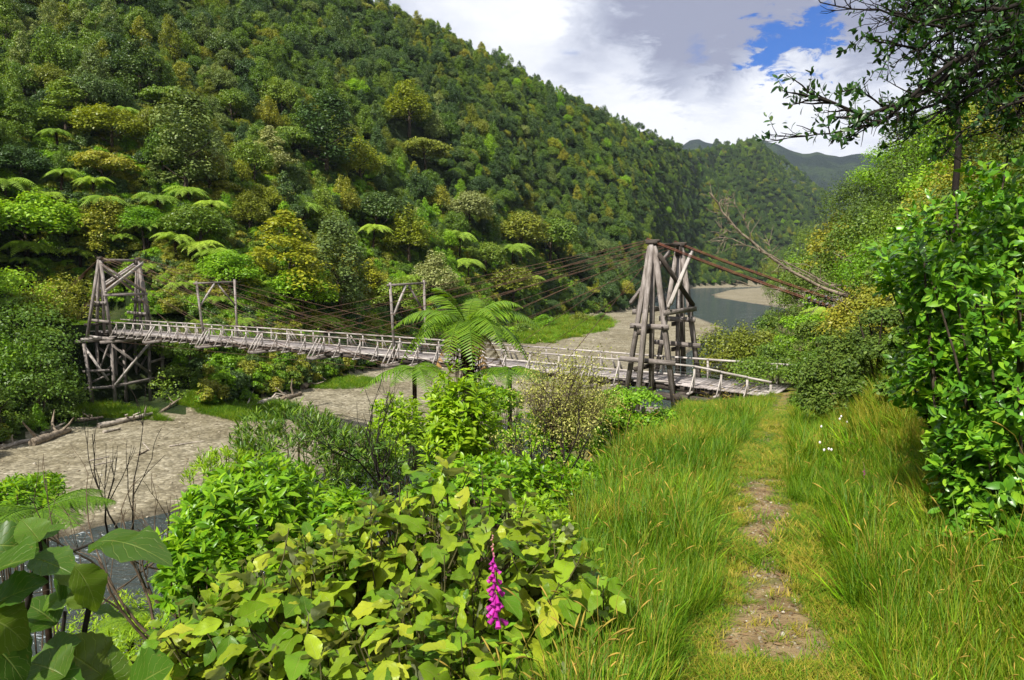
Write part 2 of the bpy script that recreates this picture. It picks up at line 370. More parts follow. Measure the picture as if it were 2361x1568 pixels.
def groundmat(name, stops, scale, bscale, bd, patches=None):
    m, t, o = newmat(name); b = principled(t, o, .95, .15)
    g = t.nodes.new('ShaderNodeNewGeometry'); p = g.outputs['Position']
    n = noisen(t, p, scale, 6., .65); c = ramp(t, n, stops)
    n2 = noisen(t, p, bscale, 6., .7)
    if patches:
        n3 = noisen(t, p, patches[0], 4.); c = mixc(t, mapr(t, n3, patches[1], patches[1]+.08), c, patches[2])
    c = mixc(t, 1., c, mixc(t, n2, (.6, .6, .6), (1.35, 1.35, 1.35)), 'MULTIPLY')
    t.links.new(c, b.inputs['Base Color']); bump(t, b, n2, .7, bd); return m
M['soil'] = groundmat('soil', [(.35, (.05, .075, .018)), (.5, (.09, .10, .03)), (.65, (.17, .13, .06))], .9, 14., .05)
M['path'] = groundmat('path_earth', [(.3, (.11, .072, .034)), (.5, (.23, .16, .078)), (.7, (.36, .27, .14))], 3.2, 40., .03, (1.1, .60, (.16, .15, .05)))
M['forest_floor'] = groundmat('forest_floor', [(.35, (.010, .018, .005)), (.55, (.02, .035, .008)), (.7, (.05, .06, .02))], .25, 2., .4)
# gravel: pebbles of two sizes
def gravelmat():
    m, t, o = newmat('river_gravel'); b = principled(t, o, .9, .2)
    p = t.nodes.new('ShaderNodeNewGeometry').outputs['Position']
    def vor(s, feat='F1', out='Distance'):
        n = t.nodes.new('ShaderNodeTexVoronoi'); n.feature = feat; n.inputs['Scale'].default_value = s; t.links.new(p, n.inputs['Vector']); return n.outputs[out]
    v1, v2 = vor(4.2), vor(1.5); c1, c2 = vor(4.2, out='Color'), vor(1.5, out='Color')
    sp1 = t.nodes.new('ShaderNodeSeparateColor'); t.links.new(c1, sp1.inputs[0]); sp2 = t.nodes.new('ShaderNodeSeparateColor'); t.links.new(c2, sp2.inputs[0])
    big = noisen(t, p, .10, 4., .6); med = noisen(t, p, .7, 5., .6)
    f = mth(t, 'ADD', mth(t, 'MULTIPLY', sp1.outputs[0], .35), mth(t, 'MULTIPLY', sp2.outputs[0], .2))
    f = mth(t, 'ADD', f, mth(t, 'MULTIPLY', med, .45))
    c = ramp(t, f, [(.2, (.11, .094, .058)), (.45, (.21, .185, .122)), (.62, (.295, .262, .182)), (.85, (.44, .40, .30))])
    c = mixc(t, mapr(t, big, .42, .62), c, mixc(t, 1., c, (.76, .74, .68), 'MULTIPLY'))
    ed = mth(t, 'MAXIMUM', mapr(t, v1, .35, .75), mth(t, 'MULTIPLY', mapr(t, v2, .45, .8), .8))
    c = mixc(t, mth(t, 'MULTIPLY', ed, .28), c, (.05, .042, .032))
    # stones wet where they meet the water
    sp = t.nodes.new('ShaderNodeSeparateXYZ'); t.links.new(p, sp.inputs[0])
    hgt = mth(t, 'SUBTRACT', sp.outputs[2], mth(t, 'MULTIPLY', sp.outputs[1], RIV))
    wet = mapr(t, mth(t, 'ADD', hgt, mth(t, 'MULTIPLY', mth(t, 'SUBTRACT', med, .5), .12)), .10, .02)
    c = mixc(t, wet, c, mixc(t, 1., c, (.42, .40, .38), 'MULTIPLY'))
    r = mth(t, 'SUBTRACT', .92, mth(t, 'MULTIPLY', wet, .45)); t.links.new(r, b.inputs['Roughness'])
    t.links.new(c, b.inputs['Base Color']); h = mth(t, 'SUBTRACT', med, mth(t, 'ADD', mth(t, 'MULTIPLY', v1, .8), mth(t, 'MULTIPLY', v2, .9)))
    bump(t, b, h, .6, .11); return m
M['gravel'] = gravelmat()
def watermat():
    m, t, o = newmat('river_water'); b = principled(t, o, .07, .5); b.inputs['IOR'].default_value = 1.33
    p = t.nodes.new('ShaderNodeNewGeometry').outputs['Position']
    mp = t.nodes.new('ShaderNodeMapping'); mp.inputs['Rotation'].default_value = (0, 0, .7); mp.inputs['Scale'].default_value = (.55, 1.3, 1); t.links.new(p, mp.inputs[0])
    w1 = noisen(t, mp.outputs[0], 1.2, 5., .65, .4); w2 = noisen(t, mp.outputs[0], .22, 4., .6); w3 = noisen(t, mp.outputs[0], 3.3, 4., .6)
    foam = mapr(t, mth(t, 'ADD', mth(t, 'MULTIPLY', w3, .55), mth(t, 'MULTIPLY', w2, .45)), .60, .67)
    c = mixc(t, foam, mixc(t, w2, (.018, .030, .034), (.045, .062, .060)), (.42, .47, .50))
    t.links.new(c, b.inputs['Base Color']); t.links.new(mth(t, 'ADD', .09, mth(t, 'MULTIPLY', foam, .5)), b.inputs['Roughness'])
    bump(t, b, mth(t, 'ADD', mth(t, 'ADD', w1, mth(t, 'MULTIPLY', w3, .5)), mth(t, 'MULTIPLY', w2, 1.6)), 1.0, .6); return m
M['water'] = watermat()
for nm, k, mt in (('gravel_bar', 0, 'gravel'), ('hillside', 1, 'forest_floor'), ('ground', 2, 'soil'), ('path', 3, 'path')):
    tag(link(nm, submesh(nm, cls == k, M[mt])), kind='structure')
# water: a sheet that falls with the valley, only where the channel runs
b = MB(); ys = np.concatenate([[-60, -20, 0, 10, 20, 30, 40, 50, 60, 80, 100, 130, 160, 200, 240, 280, 330, 400, 480, 560, 640, 760, 900, 1100, 1300]])
xs = np.linspace(-1, 1, 25)
vv = np.array([(((-90-.15*y)+(x+1)/2*(100+.15*y+.9*max(y, 0)+40)), y, RIV*y) for y in ys for x in xs]); nn_ = len(xs)
ff = [(i*nn_+j, i*nn_+j+1, (i+1)*nn_+j+1, (i+1)*nn_+j) for i in range(len(ys)-1) for j in range(nn_-1)]
b.add(vv, ff); tag(link('river_water', b.mesh('river_water', M['water'], True)), kind='structure')

# far mountains
def mountains():
    m, t, o = newmat('far_bush_slope'); bb = principled(t, o, .95, .1)
    p = t.nodes.new('ShaderNodeNewGeometry').outputs['Position']; n = noisen(t, p, .006, 6., .6); n2 = noisen(t, p, .06, 5., .7); nb = noisen(t, p, .15, 5., .7)
    c = ramp(t, n, [(.35, (.014, .032, .022)), (.5, (.024, .046, .022)), (.58, (.055, .095, .028)), (.7, (.03, .05, .02))])
    c = mixc(t, 1., c, mixc(t, n2, (.45, .45, .5), (1.5, 1.5, 1.4)), 'MULTIPLY'); t.links.new(c, bb.inputs['Base Color']); bump(t, bb, mth(t, 'ADD', nb, n2), 1., 30.)
    sk = []
    for vx, vy in ((1100, 420), (1400, 380), (1560, 345), (1590, 322), (1612, 319), (1640, 330), (1690, 335), (1740, 322), (1757, 322), (1790, 333), (1830, 349), (1850, 354), (1882, 351), (1912, 357), (1935, 362), (1960, 356), (1985, 353), (2030, 362), (2100, 330), (2250, 300), (2500, 380)):
        d = ray(vx, vy); h = math.hypot(d[0], d[1]); sk.append((math.atan2(d[0], d[1]), d[2]/h))
    sk = np.array(sk); th = np.radians(np.arange(-6, 46, .11)); D = 3000.
    tt = np.linspace(0, 1.25, 70); rows = []
    for t_ in tt:
        R = 1750+(D-1750)*t_; e = np.interp(th, sk[:, 0], sk[:, 1]); H = CZ+e*D
        z = np.where(t_ <= 1, (H)*t_**1.15, H-(t_-1)*900)
        am = min(t_, max(1-t_, 0)*2, .5)*2
        z = z+am*(55*vnoise(th*3000, np.full_like(th, R*.5), 90., 3.)+22*vnoise(th*3000, np.full_like(th, R), 38., 6.))+am*8*vnoise(th*3000, np.full_like(th, R), 14., 1.)+np.where(t_ > .9, 4*vnoise(th*3000, th*0, 12., 1.), 0)
        rows.append(np.stack([R*np.sin(th), R*np.cos(th), z], -1))
    v = np.array(rows); a, c_ = v.shape[:2]; i, j = np.meshgrid(np.arange(a-1), np.arange(c_-1), indexing='ij')
    f = np.stack([i*c_+j, i*c_+j+1, (i+1)*c_+j+1, (i+1)*c_+j], -1).reshape(-1, 4)
    b = MB(); b.add(v.reshape(-1, 3), f); tag(link('mountains', b.mesh('mountains', m, True)), kind='structure')
mountains()
# ------------------------------------------------------------------ suspension bridge
BH = 5.522; BX, BY, BTH, BW, BTOP, BL = 8.165, 37.925, .608, 3.66, 7.18, 57.0
dL = np.array([-math.cos(BTH), math.sin(BTH)]); nL = np.array([math.sin(BTH), math.cos(BTH)])
def BP(m, s, z):
    """m metres from the near tower towards the far one, s sideways in half widths (+ = away from the camera), z above deck"""
    p = np.array([BX, BY])+dL*m+nL*s*BW/2; sag = .10*math.sin(math.pi*min(max(m/BL, 0), 1))
    return np.array([p[0], p[1], CZ-BH+z+sag])
bridge = empty('suspension_bridge', (BX, BY, CZ-BH), label='old grey timber suspension bridge with rusty stay cables crossing the river', cat='bridge')
bridge_loc = np.array([BX, BY, CZ-BH])
def bpart(name, b, mat, parent=None, smooth=False, label=None):
    """children keep world coordinates through an inverse offset baked in the mesh"""
    for i in range(len(b.v)): b.v[i] = b.v[i]-bridge_loc
    o = link(name, b.mesh(name, M[mat], smooth), parent or bridge)
    if label: o['label'] = label
    return o
HS = .76                                                  # half width of the deck, in half tower widths
E0, E1 = -6.15, BL+3.6                                    # deck ends (near, far)
rng = np.random.default_rng(3)
# deck
b = MB(); m = E0
while m < E1:
    w = .20+.03*rng.random(); flare = 1.0+.10*max(0, -m-2)/4
    j = rng.normal(0, .03, 2); zz = rng.normal(0, .008)
    lo = -.0-.03*max(0, -m-1)
    b.box(BP(m+w/2, -HS*flare*1.04+j[0], zz+lo), BP(m+w/2, HS*1.04+j[1], zz+.0), w-.018, .07); m += w
bpart('deck', b, 'plank')
for s in (-HS*.92, 0, HS*.92):
    b = MB()
    for k in range(12):
        a0 = E0+(E1-E0)*k/12; a1 = E0+(E1-E0)*(k+1)/12
        b.box(BP(a0, s, -.19-.03*max(0, -a0-1)), BP(a1-.01, s, -.19), .13, .28)
    bpart('stringer_beam', b, 'wood_dark')
for s in (-HS, HS):
    b = MB()
    for k in range(18):
        a0 = -1+(BL+2)*k/18; b.box(BP(a0, s, .09+rng.normal(0, .008)), BP(a0+3.2-.02, s, .09), .12, .12)
    bpart('kerb_beam', b, 'wood_pale')
# transoms (long cross beams with raking struts)
TR = [.065*BL, .195*BL, .3255*BL, .4565*BL, .579*BL, .706*BL, .852*BL]
for m in TR:
    b = MB(); b.box(BP(m-.22, -1.34, -.47), BP(m-.22, 1.34, -.47), .16, .22); b.box(BP(m+.22, -1.30, -.47), BP(m+.22, 1.34, -.47), .16, .22)
    o = bpart('cross_beam', b, 'wood')
    for s in (-1, 1):
        b = MB()
        for q in (-.22, .22): b.box(BP(m+q, s*1.27, -.36), BP(m+q*.8, s*HS*1.03, .93), .075, .09)
        bpart('outrigger_strut', b, 'wood_pale', o)
# posts with their small outriggers
def posts(ms, s, sup=1.0):
    for m in ms:
        lo = -.03*max(0, -m-1)
        b = MB(); b.box(BP(m, s*HS*1.03, -.30+lo), BP(m+rng.normal(0, .02), s*HS*1.03, 1.0+rng.normal(0, .015)+lo*4*(s < 0)), .08, .09)
        o = bpart('rail_post', b, 'wood_pale')
        b = MB(); b.box(BP(m, s*HS*1.46, -.24+lo), BP(m, s*HS*1.03, .78+lo*4*(s < 0)), .055, .065)
        b.box(BP(m+.08, s*HS*.6, -.28+lo), BP(m+.08, s*HS*1.5, -.28+lo), .12, .09)
        bpart('brace', b, 'wood_pale', o)
pn = [.9695, .942, .9145, .8875, .8605, .83, .806, .783, .7595, .7305, .699, .67, .6425, .61, .5735, .5425, .517, .484, .4475, .4185, .382, .352, .318, .288, .258, .228, .195, .165, .135, .10, .068, .035, .0, ]
near_posts = [BL*p_ for p_ in pn]+[-2.2, -3.55, -4.85, -5.95]
posts(near_posts, -1)
far_posts = [BL*(p_+.012) for p_ in pn]+[-1.9, -3.9, -5.5, -6.9]
posts(far_posts, 1)
def railing(s, ms, zf):
    b = MB(); ms = sorted(ms)
    for a0, a1 in zip(ms[:-1], ms[1:]): b.box(BP(a0-.03, s*HS*1.03, zf(a0)), BP(a1+.03, s*HS*1.03, zf(a1)+rng.normal(0, .006)), .09, .095)
    bpart('handrail', b, 'wood_pale')
zf = lambda m: 1.06-.13*max(0, -m-1.8)
railing(-1, near_posts+[BL+.6, BL+3.], zf); railing(1, far_posts+[BL+3.2], lambda m: 1.06)
for s in (-1, 1):
    b = MB()
    for k, h in enumerate((.25, .45, .65, .85)):
        b.tube([BP(m, s*HS*.98, h*(zf(m) if s < 0 else 1.)) for m in np.linspace(-5.5, BL+1, 40)], .007, 4)
    bpart('fence_wire', b, 'wire')

# towers: on each side four legs set in a diamond and drawn together at the top
def tower(m0, dirn, far):
    """dirn: +1 when the land side is towards smaller m"""
    t = empty('tower', (0, 0, 0)); t.parent = bridge
    zb = -1.15 if not far else -.35
    rk = 1.42; feet = {}
    for s in (-1, 1):
        out = (1.62 if s < 0 else 1.2)/1.83*s
        tops = {'a': (m0+.12, s, BTOP-.15), 'b': (m0-.12, s, BTOP-.15), 'c': (m0, s*1.05, BTOP-.10), 'd': (m0, s*.95, BTOP-.2)}
        base = {'a': (m0+rk, s, zb), 'b': (m0-rk, s, zb-(.35 if not far and s < 0 else 0)), 'c': (m0, s+out*.95, zb), 'd': (m0-.05, s*.98, zb+.3)}
        sec = {'a': .22, 'b': .24, 'c': .23, 'd': .21}
        for k in 'abcd':
            b = MB(); A, B_ = BP(*base[k]), BP(*tops[k])
            b.box(A, B_, sec[k], sec[k]*.95, up=(dL[0], dL[1], 0))
            bpart('leg', b, 'wood', t)
        feet[s] = (base, tops)
        def at(k, z):
            A, B_ = np.array(base[k], float), np.array(tops[k], float); q = (z-A[2])/(B_[2]-A[2]); return A+(B_-A)*q
        # saddle block and dark cap
        b = MB(); b.box(BP(m0-.30, s, BTOP+.02), BP(m0+.30, s, BTOP+.02), .34, .16); b.box(BP(m0, s-.09*s, BTOP-.55), BP(m0, s-.09*s, BTOP-.06), .36, .30)
        b.box(BP(m0-.38, s, BTOP+.13), BP(m0+.38, s, BTOP+.13), .16, .10)
        bpart('saddle', b, 'wood_dark', t)
        # ties
        for z, e in ((2.95 if s < 0 else 3.15, .30), (1.15 if s < 0 else 1.75, .42)):
            A, B_ = at('a', z), at('b', z); sh = .19*s
            if z > 2: b = MB(); b.box(BP(A[0]+e, A[1]+sh/1.83*(1 if s < 0 else -1), z), BP(B_[0]-e, B_[1]+sh/1.83*(1 if s < 0 else -1), z), .09, .27)
            else: b = MB(); b.box(BP(A[0]+e, A[1]-.30, z+.1), BP(B_[0]-e, B_[1]-.12, z), .10, .26)
            bpart('tie_beam', b, 'wood', t)
            A, B_ = at('c', z-.24), at('d', z-.24); b = MB(); b.box(BP(A[0]+.16, A[1]+.2*s, z-.26), BP(B_[0]+.16, B_[1]-.25*s, z-.26), .10, .22)
            bpart('tie_beam', b, 'wood_dark', t)
    # frame between the two sides: X braces on the land and river faces and beams
    for sgn, dd in ((-1, 0), (1, 0)):
        q = .33*sgn
        zlo = 3.95; kl = 'b' if sgn < 0 else 'a'
        def onleg(s, z):
            base, tops = feet[s]; A, B_ = np.array(base[kl], float), np.array(tops[kl], float); f = (z-A[2])/(B_[2]-A[2]); p = A+(B_-A)*f; return p[0]
        off = .21*sgn
        b = MB(); b.box(BP(onleg(-1, 6.75)+off, -1.02, 6.6), BP(onleg(1, zlo)+off, 1.06, zlo-.05), .16, .20)
        bpart('cross_brace', b, 'wood_dark' if not far else 'wood', t)
        for o2 in ((.12, -.02) if (sgn < 0 or far) else (.1,)):
            b = MB(); b.box(BP(onleg(1, 6.75)+off*1.9+o2*sgn, 1.10, 6.72+o2*1.4), BP(onleg(-1, zlo)+off*1.9+o2*sgn, -1.08, zlo+.02+o2*1.4), .10, .19)
            bpart('cross_brace', b, 'wood_pale' if sgn < 0 or far else 'wood', t)
        b = MB(); b.box(BP(onleg(-1, zlo-.3)+off, -1.16, zlo-.28), BP(onleg(1, zlo-.3)+off, 1.18, zlo-.22), .12, .26)
        bpart('tie_beam', b, 'wood', t)
    b = MB(); b.box(BP(m0, -1.05, BTOP-.02 if not far else BTOP-.12), BP(m0, 1.05, BTOP-.02 if not far else BTOP-.12), .18, .16 if not far else .26)
    bpart('top_beam', b, 'wood_dark' if not far else 'wood', t)
    # bolts
    b = MB()
    for s in (-1,):
        for z in (2.95,):
            for k in 'ab':
                base, tops = feet[s]; A, B_ = np.array(base[k], float), np.array(tops[k], float); f = (z-A[2])/(B_[2]-A[2]); p = A+(B_-A)*f
                c = BP(p[0], p[1]-.14, z); b.tube([c, c-np.array([nL[0], nL[1], 0])*.09], .05, 8, True)
    for z in (3.15,):
        base, tops = feet[1]; A, B_ = np.array(base['b'], float), np.array(tops['b'], float); f = (z-A[2])/(B_[2]-A[2]); p = A+(B_-A)*f
        c = BP(p[0], p[1]-.1, z-.1); b.tube([c, c-np.array([nL[0], nL[1], 0])*.1], .05, 8, True)
    bpart('bolt', b, 'iron', t)
    return t
tn = tower(0., 1, False); tn['label'] = 'larger timber tower at the near end of the bridge'
tf = tower(BL, -1, True); tf['label'] = 'timber tower on a trestle at the far end of the bridge'
# near sill timbers and abutment
b = MB()
b.box(BP(-2.9, -1.25, -1.36), BP(1.9, -1.25, -1.30), .55, .36); b.box(BP(-2.6, -1.0, -1.72), BP(2.2, -1.1, -1.68), .7, .3)
bpart('sill_beam', b, 'wood')
b = MB()
for m in (-1.6, -3.4, -5.2): b.box(BP(m, -1.2, -.52), BP(m, 1.1, -.48), .28, .32)
b.box(BP(-6.2, -.95, -.6), BP(-6.2, .9, -.6), .3, .6)
bpart('abutment', b, 'wood_dark')
b = MB()
for s in (-.95, .95): b.box(BP(1.5, s, -.55), BP(-6.0, s, -.72), .3, .34)
bpart('abutment', b, 'wood_dark')

# trestle under the far tower
tr = empty('trestle', (0, 0, 0)); tr.parent = bridge
def tp(name, a, c, w, h, mat='wood'):
    b = MB(); b.box(BP(*a), BP(*c), w, h); bpart(name, b, mat, tr)
F_ = BL
gz = -7.9
tp('platform_beam', (F_-1.9, -1.02, -.50), (F_+2.9, -1.02, -.50), .32, .30)
tp('platform_beam', (F_-1.9, 1.02, -.50), (F_+2.9, 1.02, -.50), .32, .30)
tp('platform_beam', (F_+1.3, -2.15, -.78), (F_+1.3, 1.9, -.78), .26, .28); tp('platform_beam', (F_-1.4, -1.55, -.78), (F_-1.4, 1.9, -.78), .26, .28)
tp('platform_beam', (F_+.1, -2.1, -.5), (F_+.1, -1.0, -.5), .3, .26, 'wood_pale'); tp('platform_beam', (F_-1.2, -1.6, -.28), (F_+1.3, -1.45, -.26), .24, .16, 'wood_pale')
for m, s, dz, k in ((F_-1.4, -1.0, 0, .04), (F_-1.4, 1.0, .4, -.04), (F_+1.3, -1.05, .5, .03), (F_+1.3, 1.0, 1.4, 0), (F_+.2, -1.95, .6, .18), (F_-1.4, 1.75, .8, -.05), (F_-.1, 0., .8, 0), (F_+1.3, -.1, 1.2, 0)):
    b = MB(); b.box(BP(m-k*2, s+k*1.2, gz+dz), BP(m, s, -.9), .24, .24); bpart('post', b, 'wood', tr)
for m in (F_-1.4-.2,):
    tp('brace', (m, -1.0, -1.1), (m, 1.0, -4.35), .12, .24); tp('brace', (m-.1, 1.0, -1.0), (m-.1, -1.0, -5.0), .10, .24, 'wood_pale')
    tp('brace', (m+.25, -1.25, -5.15), (m+.25, 1.75, -4.75), .14, .30); tp('brace', (m-.1, .95, -3.1), (m-.1, 1.75, -2.8), .14, .22)
tp('brace', (F_+1.5, 1.0, -1.4), (F_+1.5, -1.0, -4.6), .1, .22); tp('brace', (F_+1.5, -1.0, -1.4), (F_+1.5, 1.0, -4.6), .1, .22)
tp('brace', (F_+.3, -1.98, -1.0), (F_-1.3, -1.22, -4.5), .11, .22, 'wood_pale'); tp('brace', (F_+.5, -2.0, -3.6), (F_-1.5, -1.18, -3.5), .12, .22)
tp('brace', (F_+.5, -2.0, -5.25), (F_-1.6, -1.18, -5.1), .12, .24); tp('brace', (F_-1.2, -1.1, -3.9), (F_+.5, -1.85, -4.9), .09, .18)
tp('brace', (F_+1.3, 1.1, -5.0), (F_+1.3, -1.3, -5.0), .12, .24); tp('brace', (F_-1.5, 1.2, -1.2), (F_+1.4, 1.1, -4.4), .1, .2)
tp('brace', (F_-1.5, -1.15, -.95), (F_+1.2, -1.05, -4.0), .10, .2)

# light frames standing on the deck that carry the long stays
for m, lean in ((.708*BL, .018), (.322*BL, .012)):
    p = empty('portal_frame', (0, 0, 0)); p.parent = bridge
    lx = m+.9 if lean > .015 else m+.35
    for s, mm, zt in ((-1, lx, 5.0), (1, m+.15, 5.15)):
        b = MB(); b.box(BP(m, s*HS*1.12, -.55), BP(mm, s*HS*1.12, zt), .15, .15); bpart('post', b, 'wood', p)
    b = MB(); b.box(BP(lx, -HS*1.3, 4.82), BP(m+.15, HS*1.3, 4.95), .12, .14); bpart('top_beam', b, 'wood', p)
    b = MB(); b.box(BP((lx+m)/2+.1, -.08, 4.78), BP(lx-.25, -HS*1.08, 2.85), .12, .14); bpart('brace', b, 'wood_pale', p)
    b = MB(); b.box(BP((lx+m)/2+.1, .08, 4.78), BP(m+.1, HS*1.08, 2.9), .10, .12); bpart('brace', b, 'wood', p)

# stays: fans from both tower tops to the cross beams
def sagline(a, c, sag, n=14):
    t = np.linspace(0, 1, n)[:, None]; p = a*(1-t)+c*t; p[:, 2] -= 4*sag*(t*(1-t))[:, 0]; return p
for m0, targets in ((0., (.195, .3255, .4565, .579, .706, .852)), (BL, (.706, .579, .4565, .3255, .195, .065))):
    for s in (-1, 1):
        for k, tt in enumerate(targets):
            m1 = tt*BL; L_ = abs(m1-m0)
            b = MB()
            za = BTOP+.17-.0*k-(.0 if k > 2 else (.75-.25*k))
            for q in ((-.09, .09) if k in (1, 3) else (0,)):
                b.tube(sagline(BP(m0+(.2 if m0 == 0 else -.2), s*(.98)+q*.5, za-abs(q)*(k % 2)), BP(m1+q*5, s*1.28, -.38), L_*(.0045+.02*q)), .014 if m0 == 0 else .016, 5)
            bpart('stay_cable', b, 'rust', smooth=True)
# short stays close to the near tower and wind guys under the deck
b = MB()
b.tube(sagline(BP(.3, -1, 6.2), BP(.068*BL*1.5, -1.2, -.3), .02), .018, 5); bpart('stay_cable', b, 'rust', smooth=True)
for s in (-1, 1):
    b = MB(); pts = [BP(m, s*(1.1-.8*(m/BL-.5)**2), -.75-.0*m) for m in np.linspace(2, BL-3, 20)]
    b.tube(pts, .012, 4); bpart('wind_guy', b, 'rust', smooth=True)
# back stays
for s, zt in ((-1, 0), (1, 0)):
    b = MB(); top = BP(.3, s, BTOP+.2); end = BP(-15.5, s*1.0, BTOP-5.2)
    for q in ((-.05, 0), (.05, 0), (0, .06), (0, -.06)):
        b.tube(sagline(top+np.array([nL[0]*q[0], nL[1]*q[0], q[1]]), end+np.array([nL[0]*q[0]*1.1, nL[1]*q[0]*1.1, q[1]*1.1]), .22, 16), .021, 6)
    o = bpart('back_stay', b, 'rust_red', smooth=True)
    b = MB(); bz = MB()
    for k in range(22):
        f = .50+.016*k; c = top*(1-f)+end*f; c[2] -= 4*.22*f*(1-f); dd = unit(end-top)
        for q in ((-.07, .03), (.06, .05), (0, -.04)):
            cc = c+np.array([nL[0]*q[0]*1.6, nL[1]*q[0]*1.6, q[1]*1.6]); b.tube([cc-dd*.05, cc+dd*.05], .06, 7, True); bz.tube([cc+np.array([-.02, -.07, .03]), cc+np.array([-.03, -.115, .04])], .022, 6, True)
    bpart('cable_clamp', b, 'iron', o); bpart('clamp_bolt', bz, 'zinc', o)
for s in (-1, 1):
    b = MB(); top = BP(BL-.3, s, BTOP+.2)
    L_ = 12. if s < 0 else 17.
    for k in range(7):
        end = BP(BL+L_+.15*k, s*1.0+.09*(k-3), BTOP-(.43*L_)-.10*k)
        b.tube(sagline(top, end, .10, 8), .022, 5)
    bpart('back_stay', b, 'rust', smooth=True)
# ------------------------------------------------------------------ foliage materials
DK = (.010, .022, .006)
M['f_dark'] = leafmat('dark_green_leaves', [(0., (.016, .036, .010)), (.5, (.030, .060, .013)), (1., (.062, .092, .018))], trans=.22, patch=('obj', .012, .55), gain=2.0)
M['f_mid'] = leafmat('green_leaves', [(0., (.030, .066, .007)), (.5, (.062, .108, .010)), (1., (.115, .150, .016))], trans=.3, patch=('obj', .012, .55), gain=2.0)
M['f_olive'] = leafmat('olive_leaves', [(0., (.060, .080, .008)), (.5, (.105, .122, .011)), (1., (.185, .170, .015))], trans=.3, patch=('obj', .03, .5), gain=2.0)
M['f_gold'] = leafmat('yellow_green_leaves', [(0., (.095, .125, .008)), (.5, (.150, .172, .010)), (1., (.225, .220, .012))], trans=.35, gain=1.75)
M['f_bright'] = leafmat('bright_green_leaves', [(0., (.050, .120, .006)), (.5, (.100, .190, .008)), (1., (.180, .265, .012))], trans=.4, gain=2.0)
M['f_grey'] = leafmat('grey_green_leaves', [(0., (.04, .065, .018)), (.6, (.085, .115, .030)), (1., (.19, .21, .075))], rough=.45, spec=.2, trans=.25, gain=2.0)
M['f_silver'] = leafmat('silvery_leaves', [(0., (.08, .10, .03)), (.6, (.16, .18, .065)), (1., (.28, .28, .12))], spec=.2, trans=.25, gain=1.75)
M['fern'] = leafmat('fern_fronds', [(0., (.07, .125, .012)), (.5, (.13, .20, .018)), (1., (.21, .28, .03))], rough=.5, trans=.35, isl=.35, gain=2.0)
M['fern_near'] = leafmat('near_fern_fronds', gain=1.25, stops=[(0., (.055, .13, .008)), (.5, (.115, .215, .012)), (1., (.20, .30, .018))], rough=.42, trans=.4, isl=.5)
M['grass'] = leafmat('grass_blades', gain=1.55, stops=[(0., (.030, .080, .004)), (.42, (.062, .135, .005)), (.75, (.115, .180, .007)), (1., (.20, .19, .018))], rough=.5, spec=.2, trans=.4, isl=.6, patch=('obj', .55, .9))
M['grass_dry'] = leafmat('dry_grass_blades', [(0., (.10, .13, .008)), (.5, (.18, .165, .015)), (1., (.34, .25, .06))], rough=.6, spec=.15, trans=.35, isl=.7)
M['seed'] = leafmat('grass_seed_heads', [(0., (.15, .13, .02)), (1., (.32, .22, .05))], rough=.7, spec=.1, trans=.3)
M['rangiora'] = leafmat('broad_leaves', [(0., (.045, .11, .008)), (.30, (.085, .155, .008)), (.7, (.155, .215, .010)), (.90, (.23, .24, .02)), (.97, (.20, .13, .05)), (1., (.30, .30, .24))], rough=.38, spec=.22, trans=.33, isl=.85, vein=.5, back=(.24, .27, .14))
M['rangiora_dark'] = leafmat('shaded_broad_leaves', gain=.85, stops=[(0., (.05, .13, .012)), (.6, (.09, .19, .016)), (1., (.16, .22, .018))], rough=.4, spec=.35, trans=.45, isl=.9, vein=.55)  # darker copy of the broad leaves, with shade put into the colour
M['karamu'] = leafmat('glossy_lance_leaves', [(0., (.045, .125, .005)), (.5, (.095, .195, .006)), (1., (.19, .29, .010))], rough=.33, spec=.25, trans=.36, isl=.8)
M['lance_pale'] = leafmat('pale_lance_leaves', [(0., (.08, .165, .006)), (.5, (.15, .25, .008)), (1., (.24, .33, .015))], rough=.4, spec=.35, trans=.42, isl=.8)
M['willow'] = leafmat('narrow_dark_leaves', [(0., (.022, .060, .006)), (.5, (.045, .095, .007)), (1., (.11, .17, .012))], rough=.4, spec=.35, trans=.3, isl=.8)
M['coprosma'] = leafmat('glossy_oval_leaves', gain=2.2, stops=[(0., (.026, .080, .006)), (.5, (.050, .125, .008)), (.9, (.105, .19, .010)), (.985, (.13, .21, .015)), (1., (.45, .30, .015))], rough=.3, spec=.35, trans=.3, isl=.9)
M['overhang'] = leafmat('dark_oval_leaves', gain=.95, stops=[(0., (.012, .045, .008)), (.6, (.028, .085, .012)), (.96, (.06, .13, .015)), (1., (.4, .2, .03))], rough=.35, spec=.4, trans=.25, isl=.9)  # colour darkened so backlit leaves read as silhouettes against the sky
M['tiny'] = leafmat('tiny_shrub_leaves', [(0., (.10, .12, .02)), (.5, (.19, .20, .04)), (1., (.36, .34, .12))], rough=.5, spec=.2, trans=.3, isl=.9)
M['manuka'] = leafmat('small_olive_leaves', gain=1.65, stops=[(0., (.03, .055, .010)), (.5, (.06, .10, .014)), (1., (.12, .16, .025))], rough=.5, spec=.2, trans=.28, isl=.7)

